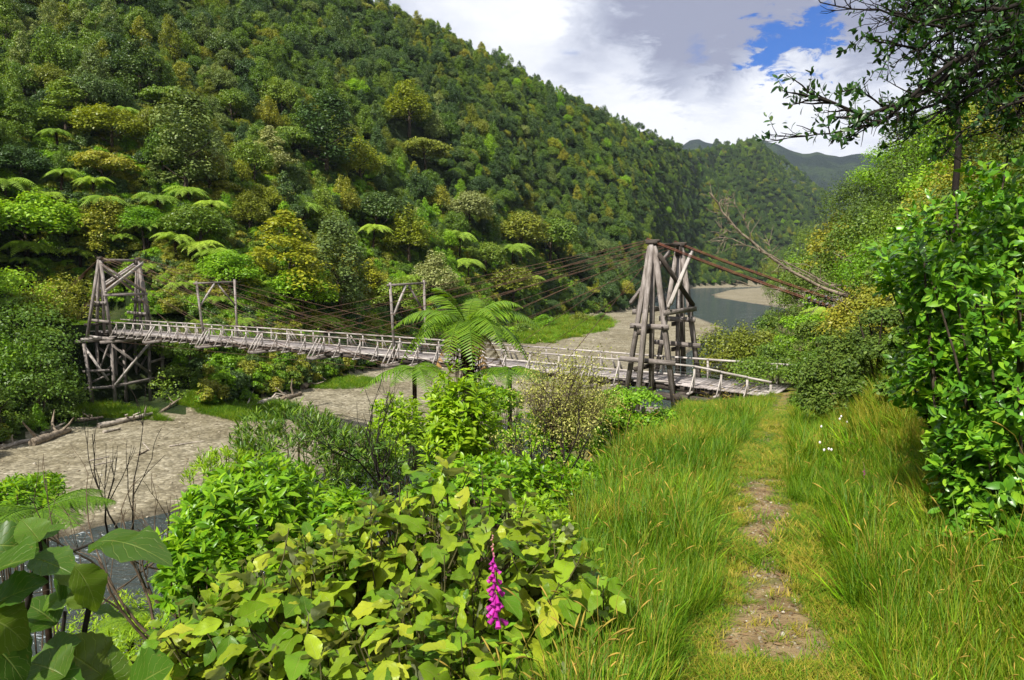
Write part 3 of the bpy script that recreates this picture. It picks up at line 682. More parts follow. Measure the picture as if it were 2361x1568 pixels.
# ------------------------------------------------------------------ crowns
QT = np.array([[0, 0, 0], [.30, .42, .05], [0, 1., 0], [-.30, .42, .05]]); QF = np.array([[0, 1, 2, 3]])
def basis(nrm, rng):
    t = np.cross(nrm, rdir(len(nrm), rng)); t = unit(t); return np.cross(t, nrm), t, nrm
def crown(seed, shape, w, h, nc, nl, leaf, base=.18, flat=.75, cr=None, asp=1.):
    """clumps of small leaf faces; the foot is at z = 0"""
    rng = np.random.default_rng(seed); C = []; R = []
    for i in range(nc):
        t = (i+.5)/nc
        if shape == 'round':
            d = rdir(1, rng)[0]; d[2] = abs(d[2])*1.2-.3; d /= np.linalg.norm(d); q = .60+.34*rng.random()
            c = np.array([d[0]*w/2*q, d[1]*w/2*q, h*(base+.38)+d[2]*h*(.62-base)*.80*q+0]); r = w*(.13+.09*rng.random())
        elif shape == 'cone':
            z = h*(base+(1-base)*t**.85*.96); rad = w/2*(1-t)**.75*(.75+.35*rng.random()); a = rng.random()*6.28+i*2.4
            c = np.array([math.cos(a)*rad, math.sin(a)*rad, z]); r = w*(.10+.12*(1-t))*(.8+.5*rng.random())
        elif shape == 'column':
            z = h*(base+(1-base)*t*.95); rad = w/2*math.sqrt(max(1-(2*t-.8)**2/1.5, .03))*(.55+.45*rng.random()); a = rng.random()*6.28+i*2.4
            c = np.array([math.cos(a)*rad, math.sin(a)*rad, z]); r = w*(.15+.10*rng.random())
        elif shape == 'flat':
            a = rng.random()*6.28+i*2.4; rad = w/2*math.sqrt(rng.random())*.85; z = h*(.5+.42*(1-(rad/(w/2))**2)*rng.random()**.4+.0)
            c = np.array([math.cos(a)*rad, math.sin(a)*rad, z]); r = w*(.13+.08*rng.random())
        else:   # spires
            a = rng.random()*6.28+i*2.4; rad = w/2*rng.random()**.6*.85; top = h*(1-.55*(rad/(w/2))**1.6)*(.75+.25*rng.random())
            c = np.array([math.cos(a)*rad, math.sin(a)*rad, top*(.55+.35*rng.random())]); r = w*(.09+.07*rng.random())
        C.append(c); R.append(r)
    C = np.array(C); R = np.array(R)
    if cr: R *= cr
    pk = rng.choice(nc, nl, p=R**2/(R**2).sum())
    d = rdir(nl, rng); d[:, 2] = np.where(d[:, 2] < -.25, -d[:, 2], d[:, 2])
    rr_ = R[pk]*(.55+.5*rng.random(nl)**.6)*(1+.25*np.sin(d[:, 0]*7+pk)*np.sin(d[:, 1]*6+pk*2))
    fl = {'flat': .42, 'spires': 2.0, 'cone': .9, 'column': 1.3}.get(shape, flat)
    pos = C[pk]+d*rr_[:, None]*np.array([1, 1, fl]); pos[:, 2] = np.maximum(pos[:, 2], .05)
    nrm = unit(d*.75+np.array([0, 0, .45])+rdir(nl, rng)*.62)
    X_, Y_, Z_ = basis(nrm, rng); b = MB()
    b.scatter(QT*np.array([asp, 1, 1]), QF, None, pos-Y_*leaf*.4, X_, Y_, Z_, leaf*(.7+.7*rng.random(nl)))
    return b
def trunkmesh(h, r, seed, lean=.06):
    rng = np.random.default_rng(seed); b = MB(); n = 7; z = np.linspace(0, h, n)
    p = np.stack([lean*z*math.cos(seed)+.05*np.sin(z), lean*z*math.sin(seed), z-.3], -1); b.tube(p, r*(1-.55*z/h), 7)
    for k in range(6):
        a = rng.random()*6.28; z0 = h*(.45+.5*rng.random()); L_ = h*(.25+.15*rng.random()); q = np.array([math.cos(a), math.sin(a), .75])
        s0 = np.array([np.interp(z0, z, p[:, 0]), np.interp(z0, z, p[:, 1]), z0-.3]); b.tube([s0, s0+q*L_*.5, s0+q*L_+np.array([0, 0, L_*.15])], [r*.4, r*.28, r*.12], 5)
    return b
KD = {  # kind: shape, w, h, clumps, leaves, leaf size, materials
 'round': ('round', 6.0, 7.6, 60, 7200, .25, {'flat': 1.05, 'cr': .82}), 'round2': ('round', 5.0, 7.2, 46, 6200, .22, {'flat': 1.2, 'cr': .85}), 'flat': ('flat', 8., 6.4, 30, 5200, .34, {}),
 'cone': ('cone', 4.8, 9.5, 70, 6400, .24, {'cr': .9}), 'cone2': ('cone', 4.2, 8., 50, 5200, .23, {}), 'column': ('column', 3.6, 9.8, 44, 6000, .22, {}), 'spires': ('spires', 6.0, 8.8, 56, 7000, .24, {'cr': .85}), 'shrub': ('round', 3.2, 2.6, 20, 3600, .20, {'base': -.15})}
PM = {}
def proto(kind, mat):
    if (kind, mat) not in PM:
        s, w, h, nc, nl, lf, kw = KD[kind]; PM[(kind, mat)] = crown(hash_(kind), s, w, h, nc, nl, lf, **kw).mesh('crown', M[mat])
    return PM[(kind, mat)]
def hash_(s): return sum(ord(c)*(i+7) for i, c in enumerate(s)) % 9973
TK = trunkmesh(5.2, .20, 5).mesh('trunk', M['bark'])

# tree ferns
def frond_pts(L_, up, droop, n=14):
    t = np.linspace(0, 1, n); return t*L_*(1-.08*t), up*L_*t-droop*L_*t**2.1
def fernmesh(seed, nf=15, L_=2.2, npin=17, up=.55, droop=.85, near=False):
    rng = np.random.default_rng(seed); b = MB()
    for k in range(nf):
        a = (k+rng.random()*.5)/nf*6.283; l = L_*(.8+.3*rng.random()); u = up*(.6+.7*rng.random()); dr = droop*(.75+.4*rng.random())
        hx, hz = frond_pts(l, u, dr); dr_ = np.array([math.cos(a), math.sin(a), 0]); sd_ = np.array([-math.sin(a), math.cos(a), 0])
        pts = dr_[None]*hx[:, None]; pts[:, 2] += hz; b.tube(pts, np.linspace(.025, .006, len(pts))*L_/2, 4)
        tt = np.linspace(.10, .985, npin); ps = np.stack([np.interp(tt, np.linspace(0, 1, len(hx)), pts[:, i]) for i in range(3)], -1)
        T = unit(np.gradient(ps, axis=0)); up_ = unit(np.cross(T, np.repeat(sd_[None], npin, 0)))*-1; up_ = np.where(up_[:, 2:3] < 0, -up_, up_)
        pl = l*.30*np.sin(np.pi*np.clip(tt*.93+.07, 0, 1)**.75)*(.9+.2*rng.random(npin))+.03
        for sg in (-1, 1):
            D = unit(sd_[None]*sg+T*.38-up_*.25+rng.normal(0, .05, (npin, 3)))
            wv = T*(l/npin*.50)[..., None] if np.ndim(l) else T*(l/npin*.50)
            if not near:
                p0 = ps-wv*.55; p1 = ps+wv*.75; p2 = ps+D*pl[:, None]*.6+wv*.55-up_*pl[:, None]*.06; p3 = ps+D*pl[:, None]-up_*pl[:, None]*.20; p4 = ps+D*pl[:, None]*.6-wv*.5-up_*pl[:, None]*.06
                v = np.stack([p0, p1, p2, p3, p4], 1).reshape(-1, 3); i = np.arange(npin)[:, None]*5
                b.add(v, np.concatenate([i+np.array([[0, 1, 2, 4]])], 0)); b.add(v, i+np.array([[4, 2, 3]]))
            else:
                nq = 15; s_ = np.linspace(.05, 1, nq)
                cp = ps[:, None]+D[:, None]*pl[:, None, None]*s_[None, :, None]-up_[:, None]*(pl[:, None, None]*.26*s_[None, :, None]**2)
                ql = (l/npin*.72)*(1-s_**2.2*.85)[None, :, None]
                for s2 in (-1, 1):
                    tip = cp+(T*s2)[:, None]*ql+D[:, None]*pl[:, None, None]*.035-up_[:, None]*ql*.18; wd = D[:, None]*(pl[:, None, None]/nq*.58)
                    q = np.stack([cp-wd, cp+wd, tip+wd*.55, tip-wd*.25], 2).reshape(-1, 3); b.add(q, np.arange(len(q)).reshape(-1, 4))
    return b
FERN = [fernmesh(31+i, 14+i, 2.1+.15*i, 18, .50-.12*i, .80-.1*i).mesh('crown', M['fern']) for i in range(3)]
def ferntrunk(h, seed, r=.13):
    b = MB(); n = 12; z = np.linspace(-.8, h, n); rng = np.random.default_rng(seed); b.tube(np.stack([.06*np.sin(z), .04*z, z], -1), r*(1.15+.25*rng.random(n)), 8)
    for k in range(26):   # skirt of dead stubs
        a = rng.random()*6.28; z0 = h-rng.random()*min(1.1, h*.6); q = np.array([math.cos(a), math.sin(a), 0]); s0 = np.array([.06*math.sin(z0), .04*z0, z0])
        b.tube([s0+q*r, s0+q*(r+.18)+np.array([0, 0, .05]), s0+q*(r+.26)-np.array([0, 0, .35])], [.018, .012, .008], 4)
    return b
FT = [ferntrunk(h, i).mesh('trunk', M['fern_trunk']) for i, h in enumerate((2.2, 3.6, 5.5))]
def tree_fern(x, y, top, sc, rz, label, group='tree ferns on the far bank', fi=0, mesh=None):
    """top = height of the crown centre above the eye-plane zero (world z)"""
    z0 = tz(x, y); h = max(top-z0, .8); ti = 0 if h < 3 else (1 if h < 4.6 else 2); hh = (2.2, 3.6, 5.5)[ti]
    r = empty('tree_fern', (x, y, z0), label=label, cat='tree fern', group=group); r.rotation_euler[2] = rz
    c = link('crown', mesh or FERN[fi % 3], r, (0.06*math.sin(hh), .04*h, h)); c.scale = (sc,)*3
    t = link('trunk', FT[ti], r); t.scale = (1, 1, (h+.05)/hh); return r

# ------------------------------------------------------------------ the wood on the far side
def put_tree(kind, mat, x, y, sx, sz, rz, label, group, zoff=0., name='tree'):
    z = tz(x, y)
    r = empty(name, (x, y, z+zoff), label=label, cat='shrub' if kind == 'shrub' else 'tree', group=group); r.rotation_euler[2] = rz
    c = link('crown', proto(kind, mat), r); c.scale = (sx, sx, sz)
    if kind != 'shrub': t = link('trunk', TK, r); t.scale = (sx, sx, sz)
    return r
def hit(vx, vy, lift=0., r0=45., r1=1600.):
    """march the photo ray until it meets the hillside raised by lift"""
    d = ray(vx, vy); d = d/math.hypot(d[0], d[1]); R = r0*1.006**np.arange(0, int(math.log(r1/r0)/math.log(1.006)))
    p = d[None]*R[:, None]+np.array([0, 0, CZ]); g = terrain(p[:, 0], p[:, 1])+lift; k = np.argmax(p[:, 2] < g)
    return p[k] if (p[:, 2] < g).any() else None
# trees one can point to, read off the photo: top centre (vx, vy), width in the photo, kind, colour, label
NOTED = [
 (655, 480, 160, 620, 'cone', 'f_gold', 'yellow-green pointed tree standing tallest above the middle of the bridge'),
 (780, 505, 110, 690, 'column', 'f_grey', 'slender grey-green speckled tree rising behind the middle of the bridge'),
 (415, 215, 110, 400, 'column', 'f_grey', 'tall grey-green pointed tree high above the far tower'),
 (745, 225, 100, 350, 'column', 'f_dark', 'dark pointed speckled tree on the middle of the slope'),
 (455, 475, 125, 570, 'round', 'f_mid', 'rounded olive-green tree behind the row of tree ferns'),
 (250, 245, 120, 370, 'round', 'f_gold', 'yellow-olive bushy tree on the slope above the tree ferns at left'),
 (235, 345, 130, 450, 'flat', 'f_olive', 'broad brown-olive tree right above the tree ferns at left'),
 (690, 620, 130, 620, 'round2', 'f_bright', 'bright green round tree just behind the far light frame of the bridge'),
 (530, 575, 120, 660, 'round2', 'f_bright', 'bright lime-green leafy tree right of the far tower top'),
 (575, 440, 90, 560, 'spires', 'f_olive', 'olive spiky tree left of the tall yellow-green one'),
 (940, 470, 120, 600, 'spires', 'f_gold', 'golden spiky tree above the nearer light frame'),
 (1000, 575, 110, 690, 'spires', 'f_silver', 'pale silvery feathery tree behind the near tree fern'),
 (850, 600, 70, 680, 'cone2', 'f_gold', 'small yellow cone-shaped tree right of the slender speckled one'),
 (920, 640, 110, 740, 'round2', 'f_mid', 'mid green tree behind the nearer light frame'),
 (1200, 490, 130, 600, 'round', 'f_olive', 'olive round tree above the green clearing on the gravel'),
 (1120, 560, 90, 680, 'round', 'f_mid', 'green tree left of the grassy patch on the gravel'),
 (1270, 505, 120, 600, 'round', 'f_mid', 'full green tree left of the near tower'),
 (1390, 500, 120, 620, 'round', 'f_olive', 'bushy olive tree directly left of the near tower top'),
 (1180, 610, 110, 720, 'round', 'f_olive', 'low yellowish tree at the edge of the grassy patch'),
 (1290, 600, 120, 730, 'round2', 'f_dark', 'dark bushy tree at the edge of the gravel beside the grassy patch'),
 (1400, 600, 120, 720, 'round2', 'f_mid', 'green tree overhanging the gravel left of the near tower'),
 (620, 290, 80, 420, 'cone', 'f_silver', 'pale grey tree high on the slope left of the dark pointed one'),
 (830, 310, 100, 430, 'spires', 'f_gold', 'yellowish feathery tree right of the dark pointed one'),
 (980, 320, 110, 400, 'flat', 'f_olive', 'spreading olive tree on the middle slope'),
 (940, 180, 120, 260, 'spires', 'f_gold', 'sunlit yellow-green tree near the top of the slope'),
 (100, 60, 60, 150, 'cone2', 'f_dark', 'small dark pointed tree near the upper left corner'),
 (320, 90, 70, 190, 'column', 'f_dark', 'dark narrow tree at the top of the bright gully'),
 (870, 440, 120, 520, 'round', 'f_dark', 'dark round tree below the spreading olive one'),
 (1080, 440, 110, 540, 'round', 'f_silver', 'greyish feathery tree above the near tree fern'),
 (40, 340, 110, 500, 'round', 'f_dark', 'shadowy dark tree at the left edge above the ferns'),
 (150, 180, 100, 300, 'cone', 'f_mid', 'green pointed tree upper left of the yellow-olive one'),
 (60, 480, 190, 620, 'round', 'f_bright', 'big bright green tree at the left edge beyond the far tower'),
 (330, 480, 90, 600, 'round2', 'f_bright', 'lime-green shrubby tree between tree ferns left of the far tower'),
 (240, 470, 80, 600, 'column', 'f_olive', 'narrow olive tree wrapped in climbers among the tree ferns'),
]
taken = []
rng = np.random.default_rng(12)
TW = {'round': 6.0, 'round2': 5.0, 'flat': 8., 'cone': 4.8, 'cone2': 4.2, 'column': 3.6, 'spires': 6.0, 'shrub': 3.2}; THt = {'round': 7.6, 'round2': 7.2, 'flat': 6.4, 'cone': 9.5, 'cone2': 8., 'column': 9.8, 'spires': 8.8, 'shrub': 2.6}
for vx, vy, wd, vb, kind, mat, lab in NOTED:
    p = None; rat = {'cone': 1.45, 'cone2': 1.5, 'column': 2.2, 'round': 1.0, 'round2': 1.1, 'flat': .8, 'spires': 1.25}[kind]; lf_ = 8.
    for _ in range(4):
        p = hit(vx, vy, lf_)
        if p is None: break
        lf_ = min(max(rat*wd/1642*p[1], 3.), 16.)
    if p is None: continue
    D = p[1]; w = wd/1642*D*1.12; h = lf_
    put_tree(kind, mat, p[0], p[1], w/TW[kind], max(h/THt[kind], .5), rng.random()*6.28, lab, 'trees on the far hillside')
    taken.append((p[0], p[1], w*.42))
FERNS = [(10, 420, 3.0, 'big tree fern cut by the left edge of the photo'), (140, 395, 1.8, 'upright tree fern high among the dark trees at left'), (110, 445, 1.7, 'small tree fern left of the highest row'), (212, 415, 1.9, 'flat-topped tree fern standing clear of dark foliage'), (130, 300, 1.6, 'highest small tree fern on a tall bare trunk'),
 (240, 455, 1.9, 'flat-topped tree fern above the far tower'), (365, 455, 2.2, 'tree fern with drooping skirt right above the far tower'), (435, 435, 2.0, 'tree fern with raised fronds on a thick trunk'), (490, 465, 1.7, 'small pale tree fern right of the thick trunked one'),
 (115, 505, 2.1, 'tree fern on a long dark trunk at left'), (195, 495, 1.8, 'dull star-shaped tree fern between two lighter ones'), (60, 560, 2.4, 'wide tree fern low at the left edge'), (185, 580, 1.9, 'starry tree fern directly left of the far tower top'), (275, 545, 2.0, 'bright tree fern just above the far tower top'),
 (340, 510, 1.9, 'small tree fern in front of lime green leaves'), (405, 545, 2.2, 'left one of three pale tree ferns right of the far tower'), (455, 560, 2.2, 'middle one of three pale tree ferns right of the far tower'), (500, 575, 2.0, 'right one of three pale tree ferns right of the far tower'),
 (160, 520, 1.7, 'bright small tree fern in the left group'), (30, 640, 2.4, 'low tree fern by the left edge level with the far tower'), (600, 665, 2.0, 'tree fern behind the rail near the far light frame'), (640, 655, 2.2, 'broad pale tree fern beyond the middle of the bridge'), (715, 640, 1.7, 'small tree fern hidden beside the speckled slender tree'), (735, 730, 2.0, 'low tree fern just behind the bridge rail'),
 (940, 640, 1.9, 'tree fern glowing above the nearer light frame'), (1080, 600, 1.8, 'tree fern in shade above the near tree fern'), (1180, 565, 1.9, 'tree fern among olive trees left of the near tower'), (1060, 540, 2.0, 'dark green tree fern on the slope left of centre'), (700, 470, 1.9, 'bluish tree fern right of the tall yellow-green tree'), (860, 520, 1.6, 'little tree fern behind the speckled tree'),
 (515, 690, 2.2, 'brownish tree fern behind the far light frame'), (30, 830, 1.8, 'yellowish tree fern on the bank left of the trestle'), (75, 700, 2.0, 'tree fern low on the bank left of the far tower'), (455, 740, 1.7, 'tree fern peeping over the rail right of the far tower'), (1215, 640, 1.6, 'small tree fern left of the grassy gravel patch'), (290, 250, 1.4, 'tiny tree fern high in the gully'), (15, 690, 2.6, 'wide spreading fern at the left edge beside the clearing'), (85, 760, 2.2, 'golden green fern below the clearing at left'), (130, 650, 1.9, 'fern crown half hidden left of the far tower'), (420, 655, 1.9, 'light fern between the far tower and the far light frame'), (560, 735, 1.7, 'fern right behind the rail beside the far light frame'), (480, 620, 1.7, 'airy fern under the row of three pale ferns'), (55, 600, 1.8, 'small fern between darker ones at the left edge'), (250, 620, 1.7, 'fern seen through the frame of the far tower'), (350, 610, 1.8, 'spreading fern right of the far tower top beam'), (655, 700, 1.8, 'fern under the crossing stays in mid span')]
for i, (vx, vy, sc, lab) in enumerate(FERNS):
    p = hit(vx, vy+ (75 if vy < 620 else 45))
    if p is None: continue
    D = p[1]; d = ray(vx, vy); d = d/d[1]
    taken.append((d[0]*D, D, 2.1))
    tree_fern(d[0]*D, D, CZ+d[2]*D, sc/1.4*max(D/95., .75), rng.random()*6, lab, fi=i)
# the rest of the hillside: jittered scatter; the largest in view are trees of their own, the others one mass
C_ = []
def zone(th, R):
    return vnoise(R*math.sin(th), R*math.cos(th), 34., 2.)
tries = 34000; ths = -.80+(.80+.52)*rng.random(tries); Rb_ = np.interp(ths, foot[:, 0], foot[:, 1]); Rr_ = np.interp(ths, rd[:, 0], rd[:, 1])
u_ = rng.random(tries); Rs = Rb_+(Rr_*1.03-Rb_)*u_
xs_, ys_ = Rs*np.sin(ths), Rs*np.cos(ths); zs_ = terrain(xs_, ys_)
wgt = (Rs*(Rr_-Rb_)); wgt = wgt/np.percentile(wgt, 97)
cell = {}
order = rng.permutation(tries)
for i in order:
    x, y, R, th = xs_[i], ys_[i], Rs[i], ths[i]
    t = (R-Rb_[i])/(Rr_[i]-Rb_[i])
    s = (.52+.62*rng.random()**1.7)*(1.05 if R < 260 else 1.0+.35*min((R-260)/600, 1))*(.72 if t < .02 and R < 200 else 1)
    rad = 3.0*s
    if math.hypot((x+50)/1.25, y-78.5) < 8.2: continue
    # keep the view of the far tower, the clearing and the deck open
    pb = np.array([x-BX, y-BY]); mm = pb@dL; ss = pb@nL
    if abs(ss) < 3.4 and -1 < mm < BL+9: continue
    if 42 < mm < BL+8 and -9.5 < ss < 3.4: continue
    if 30 < mm <= 42 and -6 < ss < 4: continue
    if any((x-a)**2+(y-b_)**2 < (c+rad*.35)**2 for a, b_, c in taken): continue
    for a, b_, c in taken:          # keep the trees one can point to clear of taller ones in front
        Rt = math.hypot(a, b_)
        if abs(th-math.atan2(a, b_))*Rt < c*1.15 and 0 < Rt-R < 11: s *= .5; rad *= .6; break
    k = (int(x//8), int(y//8)); ok = True
    for di in (-1, 0, 1):
        for dj in (-1, 0, 1):
            for (a, b_, c) in cell.get((k[0]+di, k[1]+dj), ()):
                if (x-a)**2+(y-b_)**2 < ((rad+c)*.46)**2: ok = False; break
            if not ok: break
        if not ok: break
    if not ok: continue
    cell.setdefault(k, []).append((x, y, rad)); C_.append((x, y, zs_[i], s, t, th, R))
UG = []
for i in range(9000):
    th = -.80+.95*rng.random(); Rb = np.interp(th, foot[:, 0], foot[:, 1]); R = Rb+1+(62*rng.random()**1.1); UG.append((R*math.sin(th), R*math.cos(th)))
UG = np.array(UG); ugz = terrain(UG[:, 0], UG[:, 1]); pm_ = (UG-np.array([BX, BY]))@dL; ps_ = (UG-np.array([BX, BY]))@nL
ugk = ~((np.abs(ps_) < 2.6) & (pm_ < BL+9)) & (np.hypot((UG[:, 0]+50)/1.25, UG[:, 1]-78.5) > 7.6) & ~((pm_ > 48) & (pm_ < BL+5) & (ps_ > -14) & (ps_ < 5))
UG = UG[ugk]; ugz = ugz[ugk]
C_ = sorted(C_, key=lambda c: -c[3]/c[6])
print('hillside trees', len(C_))
LABK = {'round': 'round bushy', 'round2': 'rounded', 'flat': 'spreading flat-topped', 'cone': 'pointed', 'cone2': 'small pointed', 'column': 'narrow columnar', 'spires': 'spiky-topped', 'shrub': 'low'}
LABC = {'f_dark': 'dark green', 'f_mid': 'mid green', 'f_olive': 'olive green', 'f_gold': 'yellow-green', 'f_bright': 'bright green', 'f_grey': 'grey-green', 'f_silver': 'silvery green'}
def pick(x, y, t, th, R):
    g = zone(th, R)+rng.normal(0, .25); gy = vnoise(x, y, 55., 9.)
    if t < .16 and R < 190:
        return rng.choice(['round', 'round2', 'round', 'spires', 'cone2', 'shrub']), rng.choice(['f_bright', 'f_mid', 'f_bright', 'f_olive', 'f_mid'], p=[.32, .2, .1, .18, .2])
    if th > -.35 and rng.random() < .35+.75*(th+.35): col = rng.choice(['f_dark', 'f_dark', 'f_mid'])  # more dark-leaved trees to the right: cloud shade put into leaf colour
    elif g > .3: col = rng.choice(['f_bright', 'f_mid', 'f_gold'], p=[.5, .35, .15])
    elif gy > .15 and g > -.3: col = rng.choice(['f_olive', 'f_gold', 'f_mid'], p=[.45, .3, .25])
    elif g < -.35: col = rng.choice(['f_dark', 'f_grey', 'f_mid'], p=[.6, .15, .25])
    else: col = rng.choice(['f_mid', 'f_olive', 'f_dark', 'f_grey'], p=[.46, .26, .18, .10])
    return rng.choice(['round', 'round2', 'flat', 'cone', 'cone2', 'spires', 'column'], p=[.25, .23, .02, .12, .14, .16, .08]), col
ROWS = {}
NI = 230; mass = []
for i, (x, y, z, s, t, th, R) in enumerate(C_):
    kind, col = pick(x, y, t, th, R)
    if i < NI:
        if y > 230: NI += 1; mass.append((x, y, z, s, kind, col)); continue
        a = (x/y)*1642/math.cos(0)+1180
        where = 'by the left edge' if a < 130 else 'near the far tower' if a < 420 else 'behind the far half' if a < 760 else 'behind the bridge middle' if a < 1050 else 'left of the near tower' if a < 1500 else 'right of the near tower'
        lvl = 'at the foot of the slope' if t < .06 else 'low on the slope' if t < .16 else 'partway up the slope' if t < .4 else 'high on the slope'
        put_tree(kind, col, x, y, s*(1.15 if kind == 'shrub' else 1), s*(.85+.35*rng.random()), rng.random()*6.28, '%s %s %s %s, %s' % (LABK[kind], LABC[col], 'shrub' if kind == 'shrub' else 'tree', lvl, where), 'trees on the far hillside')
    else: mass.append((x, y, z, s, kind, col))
def instances(name, pts, rots, scales, idx, coll, **tg):
    """one object: a cloud of points with a geometry nodes instancer picking meshes from an unlinked collection"""
    me = bpy.data.meshes.new(name); me.vertices.add(len(pts)); me.vertices.foreach_set('co', np.asarray(pts, np.float32).ravel())
    for nm, ty, da, key in (('rot', 'FLOAT_VECTOR', rots, 'vector'), ('sc', 'FLOAT_VECTOR', scales, 'vector'), ('idx', 'INT', idx, 'value')):
        at_ = me.attributes.new(nm, ty, 'POINT'); at_.data.foreach_set(key, np.asarray(da, np.float32 if key == 'vector' else np.int32).ravel())
    o = link(name, me); g = bpy.data.node_groups.new(name, 'GeometryNodeTree')
    g.interface.new_socket('Geometry', in_out='INPUT', socket_type='NodeSocketGeometry'); g.interface.new_socket('Geometry', in_out='OUTPUT', socket_type='NodeSocketGeometry')
    gi, go = g.nodes.new('NodeGroupInput'), g.nodes.new('NodeGroupOutput')
    ip = g.nodes.new('GeometryNodeInstanceOnPoints'); ci = g.nodes.new('GeometryNodeCollectionInfo'); ci.inputs['Collection'].default_value = coll
    ci.inputs['Separate Children'].default_value = True; ci.inputs['Reset Children'].default_value = True
    def attr(nm, ty):
        a = g.nodes.new('GeometryNodeInputNamedAttribute'); a.data_type = ty; a.inputs['Name'].default_value = nm; return a.outputs[0]
    g.links.new(gi.outputs[0], ip.inputs['Points']); g.links.new(ci.outputs[0], ip.inputs['Instance']); ip.inputs['Pick Instance'].default_value = True
    g.links.new(attr('idx', 'INT'), ip.inputs['Instance Index']); g.links.new(attr('sc', 'FLOAT_VECTOR'), ip.inputs['Scale'])
    er = g.nodes.new('FunctionNodeEulerToRotation'); g.links.new(attr('rot', 'FLOAT_VECTOR'), er.inputs[0]); g.links.new(er.outputs[0], ip.inputs['Rotation'])
    g.links.new(ip.outputs[0], go.inputs[0]); md = o.modifiers.new('scatter', 'NODES'); md.node_group = g
    return tag(o, **tg)
def collect(name, meshes):
    c = bpy.data.collections.new(name)
    for i, me in enumerate(meshes): c.objects.link(bpy.data.objects.new('%s_%03d' % (name, i), me))
    return c
_ = None
kinds = sorted({('shrub', c_) for c_ in ('f_mid', 'f_bright', 'f_dark', 'f_olive')} | {(m_[4], m_[5]) for m_ in mass}); kc = collect('crown', [proto(*k) for k in kinds]); ki = {k: i for i, k in enumerate(kinds)}
for (x, y), z in zip(UG, ugz): mass.append((x, y, z+.5, .45+.55*rng.random(), 'shrub', ['f_mid', 'f_bright', 'f_dark', 'f_olive'][int(rng.integers(4))]))
n = len(mass); rr3 = np.zeros((n, 3)); rr3[:, 2] = rng.random(n)*6.28
sc3 = np.array([[m_[3], m_[3], m_[3]*(.8+.4*rng.random())] for m_ in mass])
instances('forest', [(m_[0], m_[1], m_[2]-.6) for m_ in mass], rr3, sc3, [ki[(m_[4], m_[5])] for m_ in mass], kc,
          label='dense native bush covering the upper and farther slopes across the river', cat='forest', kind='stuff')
# ------------------------------------------------------------------ leafy plants near the camera
def leafT(n, wid, fold=.12, curl=.25, ser=0., peak=.42, wav=0.):
    """leaf of length 1 along y with n+1 stations, its half width, a fold at the midrib and a curl at the tip"""
    t = np.linspace(0, 1, n+1); prof = np.where(t < peak, np.sin(t/peak*math.pi/2)**.8, np.cos((t-peak)/(1-peak)*math.pi/2)**.75)
    w = wid*(prof+.02)*(1+ser*np.where(np.arange(n+1) % 2, 1, -1)); z = -curl*t**2
    L_ = np.stack([-w, t, z+fold*w+wav*np.sin(t*14)*w], -1); Mi = np.stack([t*0, t, z], -1); R_ = np.stack([w, t, z+fold*w+wav*np.sin(t*14+2)*w], -1)
    v = np.stack([L_, Mi, R_], 1).reshape(-1, 3); f = []
    for i in range(n): a = 3*i; f += [(a, a+1, a+4, a+3), (a+1, a+2, a+5, a+4)]
    uv = np.stack([np.stack([t, t*0-1], -1), np.stack([t, t*0], -1), np.stack([t, t*0+1], -1)], 1).reshape(-1, 2)
    return v, np.array(f), uv
T_BROAD = leafT(17, .33, .22, .35, .035, .42, .14); T_BROAD2 = leafT(17, .28, .45, .15, .045, .46, .16); T_BROAD3 = leafT(17, .35, .10, .60, .04, .40, .20)
T_LANCE = leafT(4, .155, .25, .30, 0, .48); T_OVAL = leafT(4, .21, .2, .22, 0, .52); T_NARROW = leafT(3, .085, .2, .2, 0, .4); T_SMALL = leafT(2, .24, .15, .15, 0, .5)
def leaves(b, T, pos, axis, tilt, L_, rng, roll=.3):
    """leaves at pos; tilt = angle between the axis and the leaf; axis (n,3)"""
    n = len(pos); d = rdir(n, rng); side = unit(np.cross(axis, d)); Yv = unit(axis*np.cos(tilt)[:, None]+side*np.sin(tilt)[:, None])
    Zv = unit(axis-(axis*Yv).sum(1)[:, None]*Yv+1e-4); Xv = np.cross(Yv, Zv); r = rng.normal(0, roll, n)
    X2 = Xv*np.cos(r)[:, None]+Zv*np.sin(r)[:, None]; Z2 = np.cross(X2, Yv)
    b.scatter(T[0], T[1], T[2], pos, X2, Yv, Z2, L_)
def shell(center, rad, n, rng, inner=.55, top=-.25, lump=.18, lf=2.2, seed=1.):
    d = rdir(n*3, rng); d = d[d[:, 2] > top][:n]; q = inner+(1-inner)*rng.random(len(d))**.45
    q = q*(1+lump*vnoise(d[:, 0]*lf, d[:, 1]*lf+d[:, 2]*lf, 1., seed)); return np.asarray(center)+d*q[:, None]*np.asarray(rad), d
def stems_to(b, base, tips, rng, r0=.012, n=26, wob=.08):
    base = np.asarray(base, float); k = rng.choice(len(tips), min(n, len(tips)), replace=False)
    for i in k:
        s0 = base+rng.normal(0, .12, 3)*np.array([1, 1, .2]); e = tips[i]; mid = (s0+e)/2+rng.normal(0, wob, 3); mid[2] = s0[2]+(e[2]-s0[2])*.45
        t = np.linspace(0, 1, 7)[:, None]; p = s0*(1-t)**2+2*mid*t*(1-t)+e*t**2; b.tube(p, np.linspace(r0, r0*.35, 7), 5)
